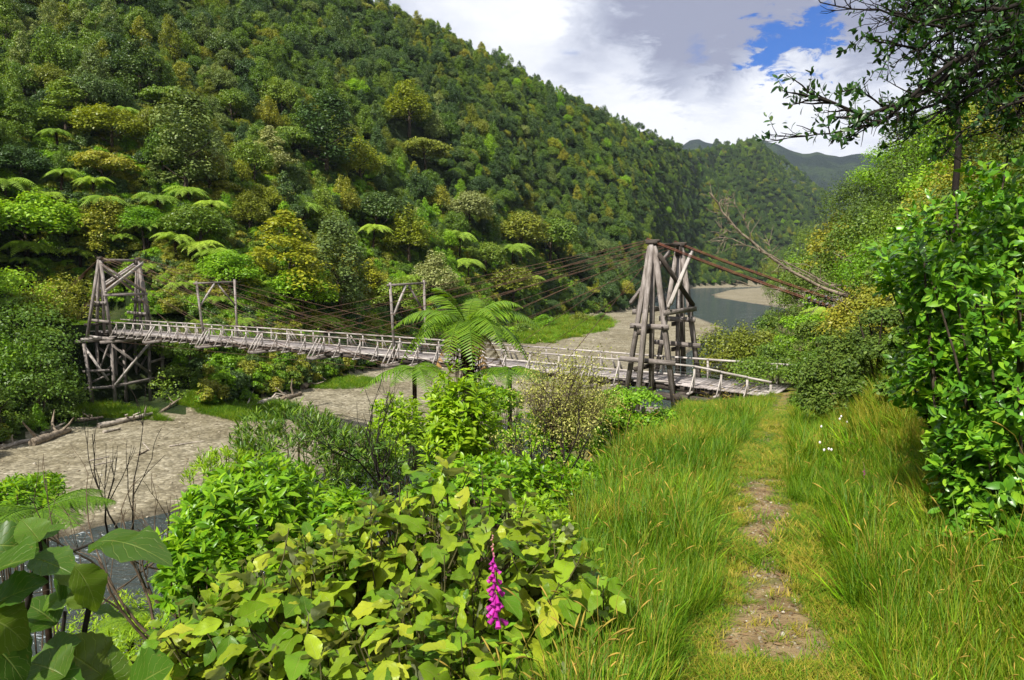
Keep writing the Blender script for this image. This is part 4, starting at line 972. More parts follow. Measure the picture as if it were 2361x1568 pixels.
def rosette_bush(name, label, cat, center, rad, nros, per, L_, T, mat, stem='twig', seed=1, inner=.5, top=-.2, upb=.8, tlo=.5, thi=1.35, lump=.18, group=None, base=None, nst=26, lf=2.2, extra=None, r0=.012, spread=.035):
    rng = np.random.default_rng(seed); center = np.asarray(center, float); c, d = shell(center, rad, nros, rng, inner, top, lump, lf, seed)
    if extra is not None: c = np.vstack([c, extra]); d = np.vstack([d, np.tile([0, 0, 1.], (len(extra), 1))])
    ax = unit(d*.6+np.array([0, 0, upb])+rng.normal(0, .22, d.shape)); n = len(c)
    g = tz(center[0], center[1]); root = empty(name, (center[0], center[1], g), label=label, cat=cat, group=group); off = np.array([center[0], center[1], g])
    b = MB()
    sets = T if isinstance(T, list) else [T]
    for ti, TT in enumerate(sets):
        sel = np.arange(ti, n, len(sets)); pos = np.repeat(c[sel], per, 0); A = np.repeat(ax[sel], per, 0); k = np.tile(np.arange(per)/max(per-1, 1), len(sel))
        pos = pos-A*(k*spread*1.6*L_/.1)[:, None]+rng.normal(0, spread*.25, pos.shape)
        tilt = tlo+(thi-tlo)*k+rng.normal(0, .16, len(pos)); ll = L_*(.55+.5*k**.6)*(.8+.4*rng.random(len(pos)))
        leaves(b, TT, pos-off, A, tilt, ll, rng)
    link('foliage', b.mesh('foliage', M[mat], True), root)
    s = MB(); bs_ = (np.asarray(base, float) if base is not None else off)-off; stems_to(s, bs_, c-off-ax*.02, rng, r0, nst)
    link('stem', s.mesh('stem', M[stem], True), root); return root

# 1 the broad-leaved bush that fills the foreground
M['green_stem'] = plainmat('green_stem', (.09, .085, .03), .8, .2, 0., 9., .5)
def broad_bush():
    rng = np.random.default_rng(41)
    mounds = [(P(1010, 1400, 3.9), (.92, .75, .76), 175), (P(680, 1500, 3.5), (.72, .6, .57), 115), (P(1270, 1430, 3.7), (.36, .5, .57), 50), (P(380, 1680, 3.2), (.50, .5, .42), 50), (P(900, 1640, 2.9), (.85, .5, .44), 85), (P(820, 1320, 4.3), (.5, .5, .42), 44)]
    root_p = P(930, 1760, 3.8); root = empty('broad_leaved_shrub', tuple(root_p), label='large light-green shrub with broad toothed leaves filling the bottom centre', cat='shrub')
    cs, ds = [], []
    for c, r, n in mounds: a, d = shell(c, r, n, rng, .45, -.25, .17, 3.6, 2.); cs.append(a); ds.append(d)
    c = np.vstack(cs); d = np.vstack(ds); ax = unit(d*.45+np.array([0, 0, .9])+rng.normal(0, .25, d.shape)); off = root_p; b = MB(); n = len(c); per = 6
    for ti, TT in enumerate((T_BROAD, T_BROAD2, T_BROAD3)):
        sel = np.arange(ti, n, 3); k = np.tile(np.arange(per)/(per-1), len(sel)); A = np.repeat(ax[sel], per, 0)
        pos = np.repeat(c[sel], per, 0)-A*(k*.15)[:, None]+rng.normal(0, .015, (len(sel)*per, 3)); tilt = .3+1.05*k**.7+rng.normal(0, .30, len(pos))
        ll = (.06+.13*k**.8)*(.6+.55*rng.random(len(pos)))
        # petioles push the blade away from the stem
        dd = rdir(len(pos), rng); side = unit(np.cross(A, dd)); out = unit(A*np.cos(tilt)[:, None]+side*np.sin(tilt)[:, None]); p2 = pos+out*(.02+.05*k)[:, None]
        Zv = unit(A-(A*out).sum(1)[:, None]*out+1e-4); droop = unit(out-np.array([0, 0, 1.])*(.25+.4*rng.random(len(pos)))[:, None]*k[:, None]); Zv = unit(Zv-(Zv*droop).sum(1)[:, None]*droop)
        b.scatter(TT[0], TT[1], TT[2], p2-off, np.cross(droop, Zv), droop, Zv, ll)
    link('foliage', b.mesh('foliage', M['rangiora'], True), root)
    s = MB(); stems_to(s, np.array([0, 0, -.1]), c-off, rng, .009, 70, .12)
    for i in range(n):
        e = c[i]-off; s.tube([e-ax[i]*.30+rng.normal(0, .02, 3), e-ax[i]*.15, e], [.005, .004, .003], 5)
    link('stem', s.mesh('stem', M['green_stem'], True), root)
broad_bush()
# 2 very near leaves at the left edge, each placed as in the photograph
def near_leaves():
    rng = np.random.default_rng(5); y0 = 1.55
    root_p = P(60, 1800, y0); root = empty('broad_leaved_shrub', tuple(root_p), label='dark broad leaves on black stems close to the camera at lower left', cat='shrub'); off = root_p; b = MB(); s = MB()
    # base point, tip point, half width scale, y
    LV = [((215, 1252), (358, 1206), 1.0, 1.5, .5), ((92, 1248), (52, 1192), 1.4, 1.52, 0.), ((96, 1245), (140, 1190), .9, 1.55, .3), ((-60, 1260), (70, 1245), 1.1, 1.5, -.3), ((75, 1285), (165, 1310), 1.3, 1.45, .2), ((120, 1295), (200, 1315), 1.0, 1.5, .4),
          ((160, 1318), (95, 1370), 1.5, 1.52, 0.), ((172, 1305), (246, 1392), 1.1, 1.4, .5), ((-40, 1330), (60, 1268), 1.4, 1.42, .3), ((-30, 1400), (100, 1330), 1.3, 1.4, .1), ((205, 1400), (180, 1345), 1.6, 1.6, .1), ((208, 1408), (285, 1388), 1.2, 1.55, .4),
          ((130, 1440), (70, 1378), 1.6, 1.6, .2), ((-40, 1420), (80, 1450), 1.5, 1.35, 0.), ((-50, 1470), (70, 1520), 1.5, 1.35, .2), ((90, 1520), (180, 1470), 1.5, 1.45, .2), ((150, 1560), (60, 1500), 1.4, 1.4, .1), ((240, 1560), (150, 1490), 1.3, 1.5, .3), ((300, 1590), (380, 1530), 1.3, 1.5, .1), ((40, 1600), (130, 1555), 1.4, 1.4, .3), ((230, 1600), (250, 1500), 1.3, 1.5, 0.), ((100, 1400), (150, 1352), 1.1, 1.6, .2), ((-20, 1560), (30, 1500), 1.4, 1.5, 0)]
    for (ax_, ay_), (tx, ty), wsc, yy, ro in LV:
        p0, p1 = P(ax_, ay_, yy), P(tx, ty, yy+rng.normal(0, .04)); Yv = p1-p0; L_ = np.linalg.norm(Yv); Yv = Yv/L_
        view = unit(np.array([0, 0, CZ])-p0); Zv = unit(view*.8+np.array([0, 0, .9])+rng.normal(0, .25, 3)); Zv = unit(Zv-(Zv@Yv)*Yv); Xv = np.cross(Yv, Zv)
        X2 = Xv*math.cos(ro)+Zv*math.sin(ro); Z2 = np.cross(X2, Yv)
        TT = (T_BROAD, T_BROAD2, T_BROAD3)[int(rng.integers(3))]
        b.scatter(TT[0], TT[1], TT[2], np.array([p0-off]), X2[None], Yv[None], Z2[None], np.array([[L_*wsc*1.15, L_, L_]]))
    for pts, r in (([(84, 1300), (95, 1265), (90, 1240)], .0035), ([(84, 1300), (150, 1278), (215, 1252)], .003), ([(84, 1300), (62, 1400), (20, 1470), (-10, 1560)], .006), ([(205, 1402), (190, 1480), (120, 1568), (60, 1650)], .006), ([(160, 1318), (130, 1300), (84, 1300)], .003), ([(172, 1305), (130, 1292)], .003), ([(208, 1408), (190, 1460)], .003), ([(150, 1410), (140, 1500), (150, 1568), (150, 1650)], .004), ([(240, 1560), (200, 1590), (150, 1650)], .005)):
        s.tube(np.array([P(a, c, 1.55) for a, c in pts])-off, r, 6)
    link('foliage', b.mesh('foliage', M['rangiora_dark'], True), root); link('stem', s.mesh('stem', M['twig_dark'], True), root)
near_leaves()
RB = rosette_bush
# 3-6 rosette and lance-leaved bushes behind it
def bush_at(vx, vy, y, rx, ry, rz):   # ellipsoid centre and radii from photo widths
    return P(vx, vy, y), (rx/1642*y, ry, rz/1642*y)
c, r = bush_at(590, 1250, 5.6, 205, .75, 215); RB('glossy_shrub', 'dense bright green shrub with whorls of glossy pointed leaves left of centre', 'shrub', c, r, 560, 9, .125, T_LANCE, 'karamu', seed=2, inner=.5, lump=.14, nst=50, top=-.45)
c, r = bush_at(470, 1330, 4.9, 110, .4, 110); RB('glossy_shrub', 'lower left branch clump of glossy pointed leaves hanging over the river', 'shrub', c, r, 130, 8, .12, T_LANCE, 'karamu', seed=3, inner=.4, lump=.14, nst=16, group=None)
c, r = bush_at(790, 1190, 5.2, 60, .4, 60); RB('glossy_shrub', 'small sprig of glossy leaves between the whorled shrub and the broad leaves', 'shrub', c, r, 46, 8, .115, T_LANCE, 'karamu', seed=4, inner=.3, nst=14)
c, r = bush_at(700, 1060, 9.5, 190, 1.2, 125); RB('narrow_leaved_shrub', 'dark green shrub of upright narrow-leaved stems before the gravel', 'shrub', c, r, 620, 10, .14, T_NARROW, 'willow', seed=5, inner=.35, top=-.4, upb=1.6, tlo=.3, thi=1.0, lump=.22, nst=60, spread=.05)
c, r = bush_at(500, 1080, 8.2, 70, .5, 45); RB('narrow_leaved_shrub', 'pale upright shoots at the left end of the dark narrow-leaved shrub', 'shrub', c, r, 90, 9, .10, T_NARROW, 'lance_pale', seed=6, inner=.3, upb=1.6, tlo=.3, thi=.9, nst=20)
c, r = bush_at(1060, 985, 8.5, 92, .55, 118); RB('lance_leaved_shrub', 'tall yellow-green lance-leaved shrub rising below the near tree fern', 'shrub', c, r, 400, 9, .135, T_LANCE, 'lance_pale', seed=7, inner=.3, upb=1.1, lump=.3, nst=40, top=-.7, extra=np.array([P(1060+dx, vy, 8.5) for dx, vy in ((-5, 838), (-20, 850), (15, 852), (-60, 885), (55, 872), (40, 890), (75, 900), (-80, 915))]))
c, r = bush_at(920, 1010, 10.5, 75, .7, 100); RB('lance_leaved_shrub', 'light green leafy shrub left of the tall yellow-green one', 'shrub', c, r, 260, 8, .12, T_LANCE, 'lance_pale', seed=8, inner=.3, lump=.35, nst=30)
c, r = bush_at(1130, 1130, 7.0, 210, .8, 75); RB('leafy_shrub', 'mixed green shrub just above the broad-leaved bush', 'shrub', c, r, 420, 8, .10, T_OVAL, 'karamu', seed=9, inner=.3, lump=.3, nst=40)
c, r = bush_at(1240, 1240, 5.2, 80, .4, 95); RB('leafy_shrub', 'fine-leaved green shoots at the right side of the broad-leaved bush', 'shrub', c, r, 220, 9, .085, T_LANCE, 'lance_pale', seed=10, inner=.3, upb=1.2, nst=26)
c, r = bush_at(850, 1100, 9.5, 120, .8, 110); RB('leafy_shrub', 'shadowy green shrub right of the dark narrow-leaved one', 'shrub', c, r, 330, 8, .11, T_NARROW, 'willow', seed=11, inner=.3, lump=.3, nst=50)
c, r = bush_at(40, 1150, 5.4, 90, .5, 55); RB('leafy_shrub', 'bright green bush at the left edge beside the drooping fern fronds', 'shrub', c, r, 220, 8, .07, T_LANCE, 'karamu', seed=12, inner=.3, nst=20)
# slope below, left of the broad bush
c, r = bush_at(330, 1540, 4.6, 190, .8, 70); RB('leafy_shrub', 'low green undergrowth below the bare branches at bottom left', 'shrub', c, r, 420, 8, .07, T_NARROW, 'lance_pale', seed=13, inner=.2, nst=30, upb=1.2)
c, r = bush_at(250, 1450, 6.5, 130, .8, 60); RB('leafy_shrub', 'loose green growth against the water behind the near dark leaves', 'shrub', c, r, 200, 8, .08, T_NARROW, 'lance_pale', seed=14, inner=.2, nst=30, upb=1.2)
# slope cover under the centre, hidden feet
for i, (vx, vy, y, rx, rz, lab) in enumerate(((1250, 1010, 13., 130, 80, 'green bush at the foot of the twiggy shrub'), (1010, 1060, 12., 150, 70, 'green bush behind the tall lance-leaved shrub'), (1330, 1120, 9.5, 60, 80, 'weedy green shrub where the grass verge drops away'), (560, 1190, 8.5, 110, 90, 'dark leafy bush behind the whorled shrub'), (1140, 930, 14., 60, 45, 'leafy bush just below the near tree fern crown'))):
    c, r = bush_at(vx, vy, y, rx, .9, rz); RB('leafy_shrub', lab, 'shrub', c, r, 330, 8, .095, T_OVAL, 'willow' if i % 2 else 'karamu', seed=20+i, inner=.25, lump=.3, nst=34)

# 7 twiggy shrubs with tiny leaves
def branching(s, tips, p, d, L_, r, depth, rng, spread=.55, up=.12, wob=.1, kids=(2, 4), shrink=.68):
    n = 4; pts = [p]; dd = d
    for i in range(n): dd = unit(dd+rng.normal(0, wob, 3)+np.array([0, 0, up*.3])); pts.append(pts[-1]+dd*L_/n)
    s.tube(pts, np.linspace(r, r*.6, n+1), 5 if depth > 1 else 4)
    if depth == 0: tips.append((pts[-1], dd)); return
    for k in range(int(rng.integers(*kids))):
        q = unit(dd+rng.normal(0, spread, 3)+np.array([0, 0, up])); i = int(rng.integers(2, n+1)); branching(s, tips, pts[i], q, L_*shrink*(.8+.4*rng.random()), r*.58, depth-1, rng, spread, up, wob, kids, shrink)
    if depth <= 2: tips.append((pts[-1], dd))
def twiggy(name, label, base, d0, L_, r, depth, seed, mat='tiny', lf=.035, per=10, T=T_SMALL, stem='twig', nb=5, cat='shrub', spread=.5, up=.2, sc=.16, leafy=True, kids=(2, 4), shrink=.68):
    rng = np.random.default_rng(seed); root = empty(name, tuple(base), label=label, cat=cat); s = MB(); tips = []
    for k in range(nb):
        d = unit(np.array(d0, float)+rng.normal(0, spread*.8, 3)*np.array([1, 1, .3])); branching(s, tips, rng.normal(0, .05, 3), d, L_*(.8+.4*rng.random()), r, depth, rng, spread, up, kids=kids, shrink=shrink)
    link('branches' if not leafy else 'stem', s.mesh('branch', M[stem], True), root)
    if leafy:
        tp_ = np.array([t[0] for t in tips]); td = np.array([t[1] for t in tips]); pos = np.repeat(tp_, per, 0)+rng.normal(0, sc, (len(tp_)*per, 3)); A = unit(np.repeat(td, per, 0)+rng.normal(0, .5, pos.shape)+np.array([0, 0, .4]))
        b = MB(); leaves(b, T, pos, A, np.full(len(pos), 1.)+rng.normal(0, .3, len(pos)), lf*(.7+.6*rng.random(len(pos))), rng); link('foliage', b.mesh('foliage', M[mat], True), root)
    return root
p = P(1290, 1120, 12.5); twiggy('twiggy_shrub', 'twiggy brown shrub with tiny yellowish leaves right of the near tree fern', (p[0], p[1], p[2]-.2), (-.08, 0, 1), 1.05, .026, 4, 7, lf=.045, per=9, nb=6, kids=(2, 5), sc=.13)
p = P(1345, 1010, 15.); twiggy('twiggy_shrub', 'smaller twiggy bush with sparse leaves left of the bridge tower foot', (p[0], p[1], p[2]-.6), (.05, 0, 1), .85, .022, 4, 8, lf=.045, per=8, nb=5, sc=.14)
p = P(1275, 1200, 7.5); twiggy('twiggy_shrub', 'dark bare-looking twigs between the grass and the broad-leaved bush', (p[0], p[1], p[2]-.15), (.1, 0, 1), .62, .018, 3, 9, lf=.03, per=5, nb=5, stem='twig_dark', sc=.1)
p = P(900, 1130, 9.); twiggy('bare_shrub', 'tangle of thin bare twigs in front of the gravel near the centre', (p[0], p[1], p[2]-.2), (-.1, 0, 1), .75, .016, 3, 10, nb=5, stem='twig_dark', leafy=False)
# 10 bare saplings at left
p = P(292, 1250, 6.); twiggy('bare_sapling', 'bare forked sapling with thin dark twigs against the gravel at left', p, (-.25, 0, 1), .52, .009, 2, 14, nb=3, stem='twig_dark', leafy=False, spread=.28, up=.25)
p = P(350, 1500, 4.6)
twiggy('bare_branch', 'bare brown branch leaning over the dark water at lower left', p, (-.35, .1, .8), .62, .012, 3, 15, nb=3, stem='twig', leafy=False, spread=.42)
p = P(420, 1420, 5.2); twiggy('bare_branch', 'second bare branch tangle below the whorled shrub', p, (-.5, 0, .7), .45, .014, 3, 16, nb=3, stem='twig', leafy=False, spread=.5)

# 8 round bush right before the tower, bushes along the near bank
def bank_bush(vx, vtop, vbot, y, wd, label, mat, seed, shape='round', leaf=.12, n=7000, nc=26, name='bush', cat='bush', base=-.15, group=None, flat=.75):
    p = P(vx, vbot, y); w = wd/1642*y*1.08; h = (vbot-vtop)/1642*y*(1.16 if shape == 'round' else 1.05); g = tz(p[0], p[1])
    root = empty(name, (p[0], p[1], g), label=label, cat=cat, group=group); m = crown(seed, shape, w, h, nc, n, leaf, base=base, flat=flat).mesh('foliage', M[mat])
    link('foliage', m, root, (0, 0, p[2]-g)); s = MB(); rng = np.random.default_rng(seed); tips = np.array([[rng.normal(0, w*.22), rng.normal(0, w*.22), p[2]-g+h*(.4+.4*rng.random())] for _ in range(9)])
    stems_to(s, [0, 0, -.2], tips, rng, .03, 9); link('stem', s.mesh('stem', M['bark'], True), root); return root
BB = bank_bush
BB(1468, 872, 1020, 15.8, 160, 'bright green rounded bush in front of the near tower', 'f_bright', 51, leaf=.07, n=11000, nc=40)
BB(1415, 935, 1060, 13.8, 100, 'small bright bush at the left end of the long grass', 'f_bright', 52, leaf=.065, n=6000)
BB(1700, 745, 900, 46, 190, 'airy yellow-green bush on the bank right of the near tower', 'f_olive', 53, 'spires', leaf=.16, n=8000)
BB(1790, 770, 890, 42, 130, 'green bush behind the far handrail at the bridge end', 'f_mid', 54, leaf=.15, n=7000)
BB(1840, 660, 860, 44, 120, 'bright lime-green bush with arching top beyond the bridge end', 'f_bright', 55, leaf=.16, n=7000)
BB(1880, 720, 900, 38, 120, 'dark leafy bush at the bend where the path meets the bridge', 'manuka', 56, leaf=.12, n=9000)
BB(1660, 800, 890, 50, 90, 'low olive bush beside the river right behind the near tower', 'f_olive', 57, leaf=.15, n=4000)
BB(1750, 830, 885, 36, 160, 'low green bush under the far handrail', 'f_mid', 58, leaf=.12, n=5000)
BB(1620, 860, 930, 45, 110, 'dark undergrowth on the bank behind the near tower legs', 'f_dark', 59, leaf=.14, n=4000)
BB(1795, 722, 800, 68, 120, 'light green bush at the water edge right of the near tower', 'f_mid', 65, leaf=.2, n=4000)
BB(1740, 750, 820, 56, 100, 'feathery olive bush between the handrail and the river', 'f_olive', 66, leaf=.18, n=4000)
# 14 dark small-leaved shrubs on the cut bank
BB(1935, 740, 1035, 14.8, 170, 'dark small-leaved shrub overhanging the path bend', 'manuka', 60, 'spires', leaf=.065, n=26000, nc=60)
BB(2030, 690, 1010, 13., 190, 'olive small-leaved shrub on top of the cut bank', 'manuka', 61, leaf=.06, n=22000, nc=50)
BB(1900, 760, 960, 24., 130, 'green shrub on the uphill side of the path near the bridge', 'f_mid', 62, leaf=.085, n=14000, nc=40)
BB(2120, 700, 930, 10.5, 150, 'leafy shrub above the bare earth of the cut bank', 'f_mid', 63, leaf=.07, n=12000, nc=36)
BB(2010, 715, 860, 22., 170, 'grey twiggy shrub under the fallen branch', 'f_olive', 64, 'spires', leaf=.09, n=12000, nc=40)
# 15 the bush-covered spur at right
SP = [(1890, 610, 720, 60, 130), (1900, 540, 690, 75, 150), (1960, 490, 640, 60, 150), (1985, 400, 560, 58, 140), (2060, 335, 470, 50, 130), (2100, 410, 560, 40, 200), (2030, 500, 660, 38, 190), (2015, 650, 780, 30, 150), (2180, 320, 480, 36, 220), (2250, 240, 420, 32, 240), (2340, 190, 380, 26, 260), (2160, 450, 620, 27, 240), (2270, 380, 560, 22, 260), (2370, 330, 540, 18, 260), (2080, 560, 720, 24, 210), (2180, 560, 740, 18, 260), (2300, 520, 700, 14, 260), (2100, 650, 800, 16, 190), (1830, 620, 700, 130, 90), (1850, 580, 660, 150, 80), (1790, 640, 690, 170, 60), (1880, 520, 600, 180, 90), (2410, 160, 330, 20, 260), (2130, 260, 400, 42, 150),
      (2450, 420, 700, 14, 300), (1930, 560, 690, 95, 110), (1830, 560, 640, 240, 80), (1780, 600, 650, 280, 70), (1850, 620, 760, 52, 110), (2200, 380, 560, 30, 200)]
SPL = ['olive shrub', 'dark shrub', 'green shrub', 'bushy olive shrub', 'bright leafy treetop']
for i, (vx, vt, vb, y, wd) in enumerate(SP):
    mat = ('manuka', 'f_mid', 'f_olive', 'manuka', 'f_bright')[i % 5] if i != 4 else 'f_bright'
    where = 'high on the spur at right' if vt < 400 else 'halfway down the spur at right' if vt < 540 else 'low on the spur at right' if y < 60 else 'on the far right bank beyond the spur'
    BB(vx, vt, vb, y, wd*1.25, '%s %s, %s' % ({'manuka': 'small-leaved olive bush', 'f_mid': 'mid green bush', 'f_olive': 'yellowish olive bush', 'f_bright': 'bright green bush'}[mat], where, ('beside the skyline' if vt < 340 else 'left side' if vx < 2000 else 'right side' if vx > 2150 else 'in the middle')), mat, 70+i, 'round' if i % 3 else 'spires', leaf=(.09 if y < 30 else .13 if y < 60 else .26), n=11000 if y < 60 else 3600, nc=40 if y < 60 else 24, name='bush', group='bushes on the right hand spur')
# ------------------------------------------------------------------ near tree fern
def near_fern():
    rng = np.random.default_rng(77); c = P(1075, 748, 15.5); g = tz(c[0], c[1]); root = empty('tree_fern', (c[0], c[1], g), label='large tree fern with arching fronds and dark shaggy trunk in front of the bridge', cat='tree fern')
    h = c[2]-g; b = fernmesh(91, 16, 1.72, 30, .62, .95)
    m = link('crown', b.mesh('crown', M['fern_near']), root, (0, 0, h))
    b2 = fernmesh(92, 5, 1.3, 26, 1.5, .9); o = link('crown', b2.mesh('crown', M['fern_near']), root, (0, 0, h)); o.rotation_euler[2] = 1.
    # low fronds hanging beside the trunk
    t = MB(); n = 16; z = np.linspace(0, h+.05, n); t.tube(np.stack([.22*(1-z/h), 0*z, z], -1), .13*(1+.25*rng.random(n)), 9)
    for k in range(90):
        a = rng.random()*6.28; z0 = h-rng.random()*1.5; q = np.array([math.cos(a), math.sin(a), 0]); s0 = np.array([.22*(1-z0/h), 0, z0]); l = .25+.45*rng.random()
        t.tube([s0+q*.1, s0+q*.24+np.array([0, 0, .04]), s0+q*.30-np.array([0, 0, l])], [.018, .012, .005], 4)
    link('trunk', t.mesh('trunk', M['fern_trunk']), root)
    d = fernmesh(95, 4, 1.1, 16, .1, 1.5, near=True); o = link('dead_fronds', d.mesh('dead_fronds', M['dead_frond']), root, (0, 0, h-.08))
near_fern()
def loose_fronds(name, label, vx, vy, y, seed, nf, L_, mat='fern_near', up=.3, droop=.5, cat='fern', scl=1.):
    p = P(vx, vy, y); g = tz(p[0], p[1]); root = empty(name, tuple(p), label=label, cat=cat); o = link('fronds', fernmesh(seed, nf, L_, 24, up, droop, near=y < 10).mesh('fronds', M[mat]), root); o.scale = (scl,)*3
    s = MB(); s.tube([[0, 0, .02], [0, 0, g-p[2]]], .05 if y > 10 else .022, 6); link('stem', s.mesh('stem', M['fern_trunk']), root); return root
loose_fronds('tree_fern', 'small tree fern with flat fronds over the gravel near the left edge', 95, 1175, 5.2, 101, 11, .60, up=.42, droop=.45)
loose_fronds('ground_fern', 'low fern below the bare branches at bottom left', 300, 1430, 5.4, 103, 7, .30, up=.6, droop=.8)
loose_fronds('ground_fern', 'young fern tucked under the big tree fern', 1175, 850, 14.5, 105, 7, 1.05, up=.15, droop=.45)
loose_fronds('ground_fern', 'fern with drooping fronds left below the big tree fern', 955, 850, 14.8, 106, 8, 1.15, up=.35, droop=.6)
loose_fronds('tree_fern', 'tree fern under the lime-green bush past the bridge end', 1925, 715, 40., 107, 12, 1.9, 'fern', up=.3, droop=.5)
loose_fronds('ground_fern', 'small fern at the bottom left edge under the dark leaves', 190, 1520, 3.4, 108, 6, .24, up=.6, droop=.9)

# ------------------------------------------------------------------ foxgloves
M['petal'] = leafmat('foxglove_petals', [(0., (.17, .004, .12)), (.6, (.28, .010, .20)), (1., (.40, .04, .30))], rough=.45, trans=.35, tcol=(1.3, .9, 1.3))
M['bud'] = leafmat('foxglove_buds', [(0., (.12, .16, .03)), (1., (.45, .10, .22))], trans=.25)
def foxglove(vx, vtop, vbot, vfoot, y, label, seed):
    rng = np.random.default_rng(seed); top = P(vx-8, vtop, y); bot = P(vx+5, vbot, y); g = P(vx+14, vfoot, y); gz_ = g[2]; root = empty('foxglove', tuple(g), label=label, cat='flower')
    L_ = top[2]-bot[2]; n = 12; t = np.linspace(0, 1, n)[:, None]; pts = (g-g)*(1-t)+(top-g)*t; pts[:, 0] += .02*np.sin(t[:, 0]*3)*L_; s = MB(); s.tube(pts, np.linspace(.007, .002, n)*L_/.42, 6)
    link('stem', s.mesh('stem', M['karamu'], True), root)
    k = np.linspace(0, 1, 40); fl = MB(); bd = MB(); prof = np.array([(0, .25), (.15, .34), (.45, .62), (.8, .72), (1, 1.)])
    for i, q in enumerate(k):
        pz = bot-g+(top-bot)*q; a = -2.0+rng.normal(0, 1.25); d = np.array([math.cos(a), math.sin(a)*1., -.62]); d = unit(d)
        if q > .72: bd.tube([pz, pz+d*L_*.03*(1.3-q), pz+d*L_*.06*(1.3-q)], [.004*L_/.42, .009*L_/.42*(1.35-q), .003], 6); continue
        l = L_*.115*(1.15-q*.75); m = 5; pp_ = pz+d*(prof[:, 0:1]*l); pp_[:, 2] -= .15*l*prof[:, 0]**2
        fl.tube(pp_, prof[:, 1]*l*.28*(.85+.3*rng.random()), 9)
    link('bells', fl.mesh('bells', M['petal'], True), root); link('buds', bd.mesh('buds', M['bud'], True), root)
    b = MB(); nn_ = 9; pos = np.stack([np.zeros(nn_), np.zeros(nn_), np.linspace(0, (bot[2]-gz_)*.8, nn_)], -1); leaves(b, T_LANCE, pos, np.tile([0, 0, 1.], (nn_, 1)), np.full(nn_, 1.1), np.linspace(.16, .07, nn_)*L_/.36, rng); link('foliage', b.mesh('foliage', M['karamu'], True), root)
foxglove(1142, 1228, 1425, 1560, 2.75, 'purple foxglove spike in front of the broad-leaved shrub', 3)
foxglove(1997, 1065, 1130, 1180, 8.3, 'small distant magenta foxglove on the slope right of the path', 4)

# ------------------------------------------------------------------ big glossy shrub at right and the branch overhead
def right_shrub():
    rng = np.random.default_rng(17); base = P(2330, 1420, 5.2)
    mounds = [(P(2290, 620, 6.2), (.95, .8, .62), 520), (P(2170, 640, 5.6), (.42, .5, .28), 150), (P(2270, 900, 5.4), (.62, .6, .55), 420), (P(2330, 1150, 4.9), (.50, .5, .60), 420), (P(2270, 1350, 4.7), (.34, .4, .42), 200), (P(2420, 480, 6.), (.7, .6, .6), 240), (P(2400, 1000, 4.7), (.6, .6, 1.), 320), (P(2200, 780, 5.6), (.3, .4, .25), 110)]
    root = empty('glossy_shrub', tuple(base), label='tall dense shrub with glossy oval leaves along the right edge', cat='shrub'); cs, ds = [], []
    for c, r, n in mounds: a, d = shell(c, r, n, rng, .45, -.8, .28, 3., 5.); cs.append(a); ds.append(d)
    c = np.vstack(cs); d = np.vstack(ds); ax = unit(d*.6+np.array([-.15, -.1, .7])+rng.normal(0, .3, d.shape)); per = 8; b = MB(); k = np.tile(np.arange(per)/(per-1), len(c)); A = np.repeat(ax, per, 0)
    pos = np.repeat(c, per, 0)-A*(k*.09)[:, None]+rng.normal(0, .012, (len(c)*per, 3)); leaves(b, T_OVAL, pos-base, A, .4+1.0*k+rng.normal(0, .2, len(pos)), (.055+.055*k**.6)*(.8+.4*rng.random(len(pos))), rng)
    link('foliage', b.mesh('foliage', M['coprosma'], True), root); s = MB(); stems_to(s, [0, 0, -.3], c-base, rng, .02, 130, .15); link('stem', s.mesh('stem', M['bark'], True), root)
right_shrub()
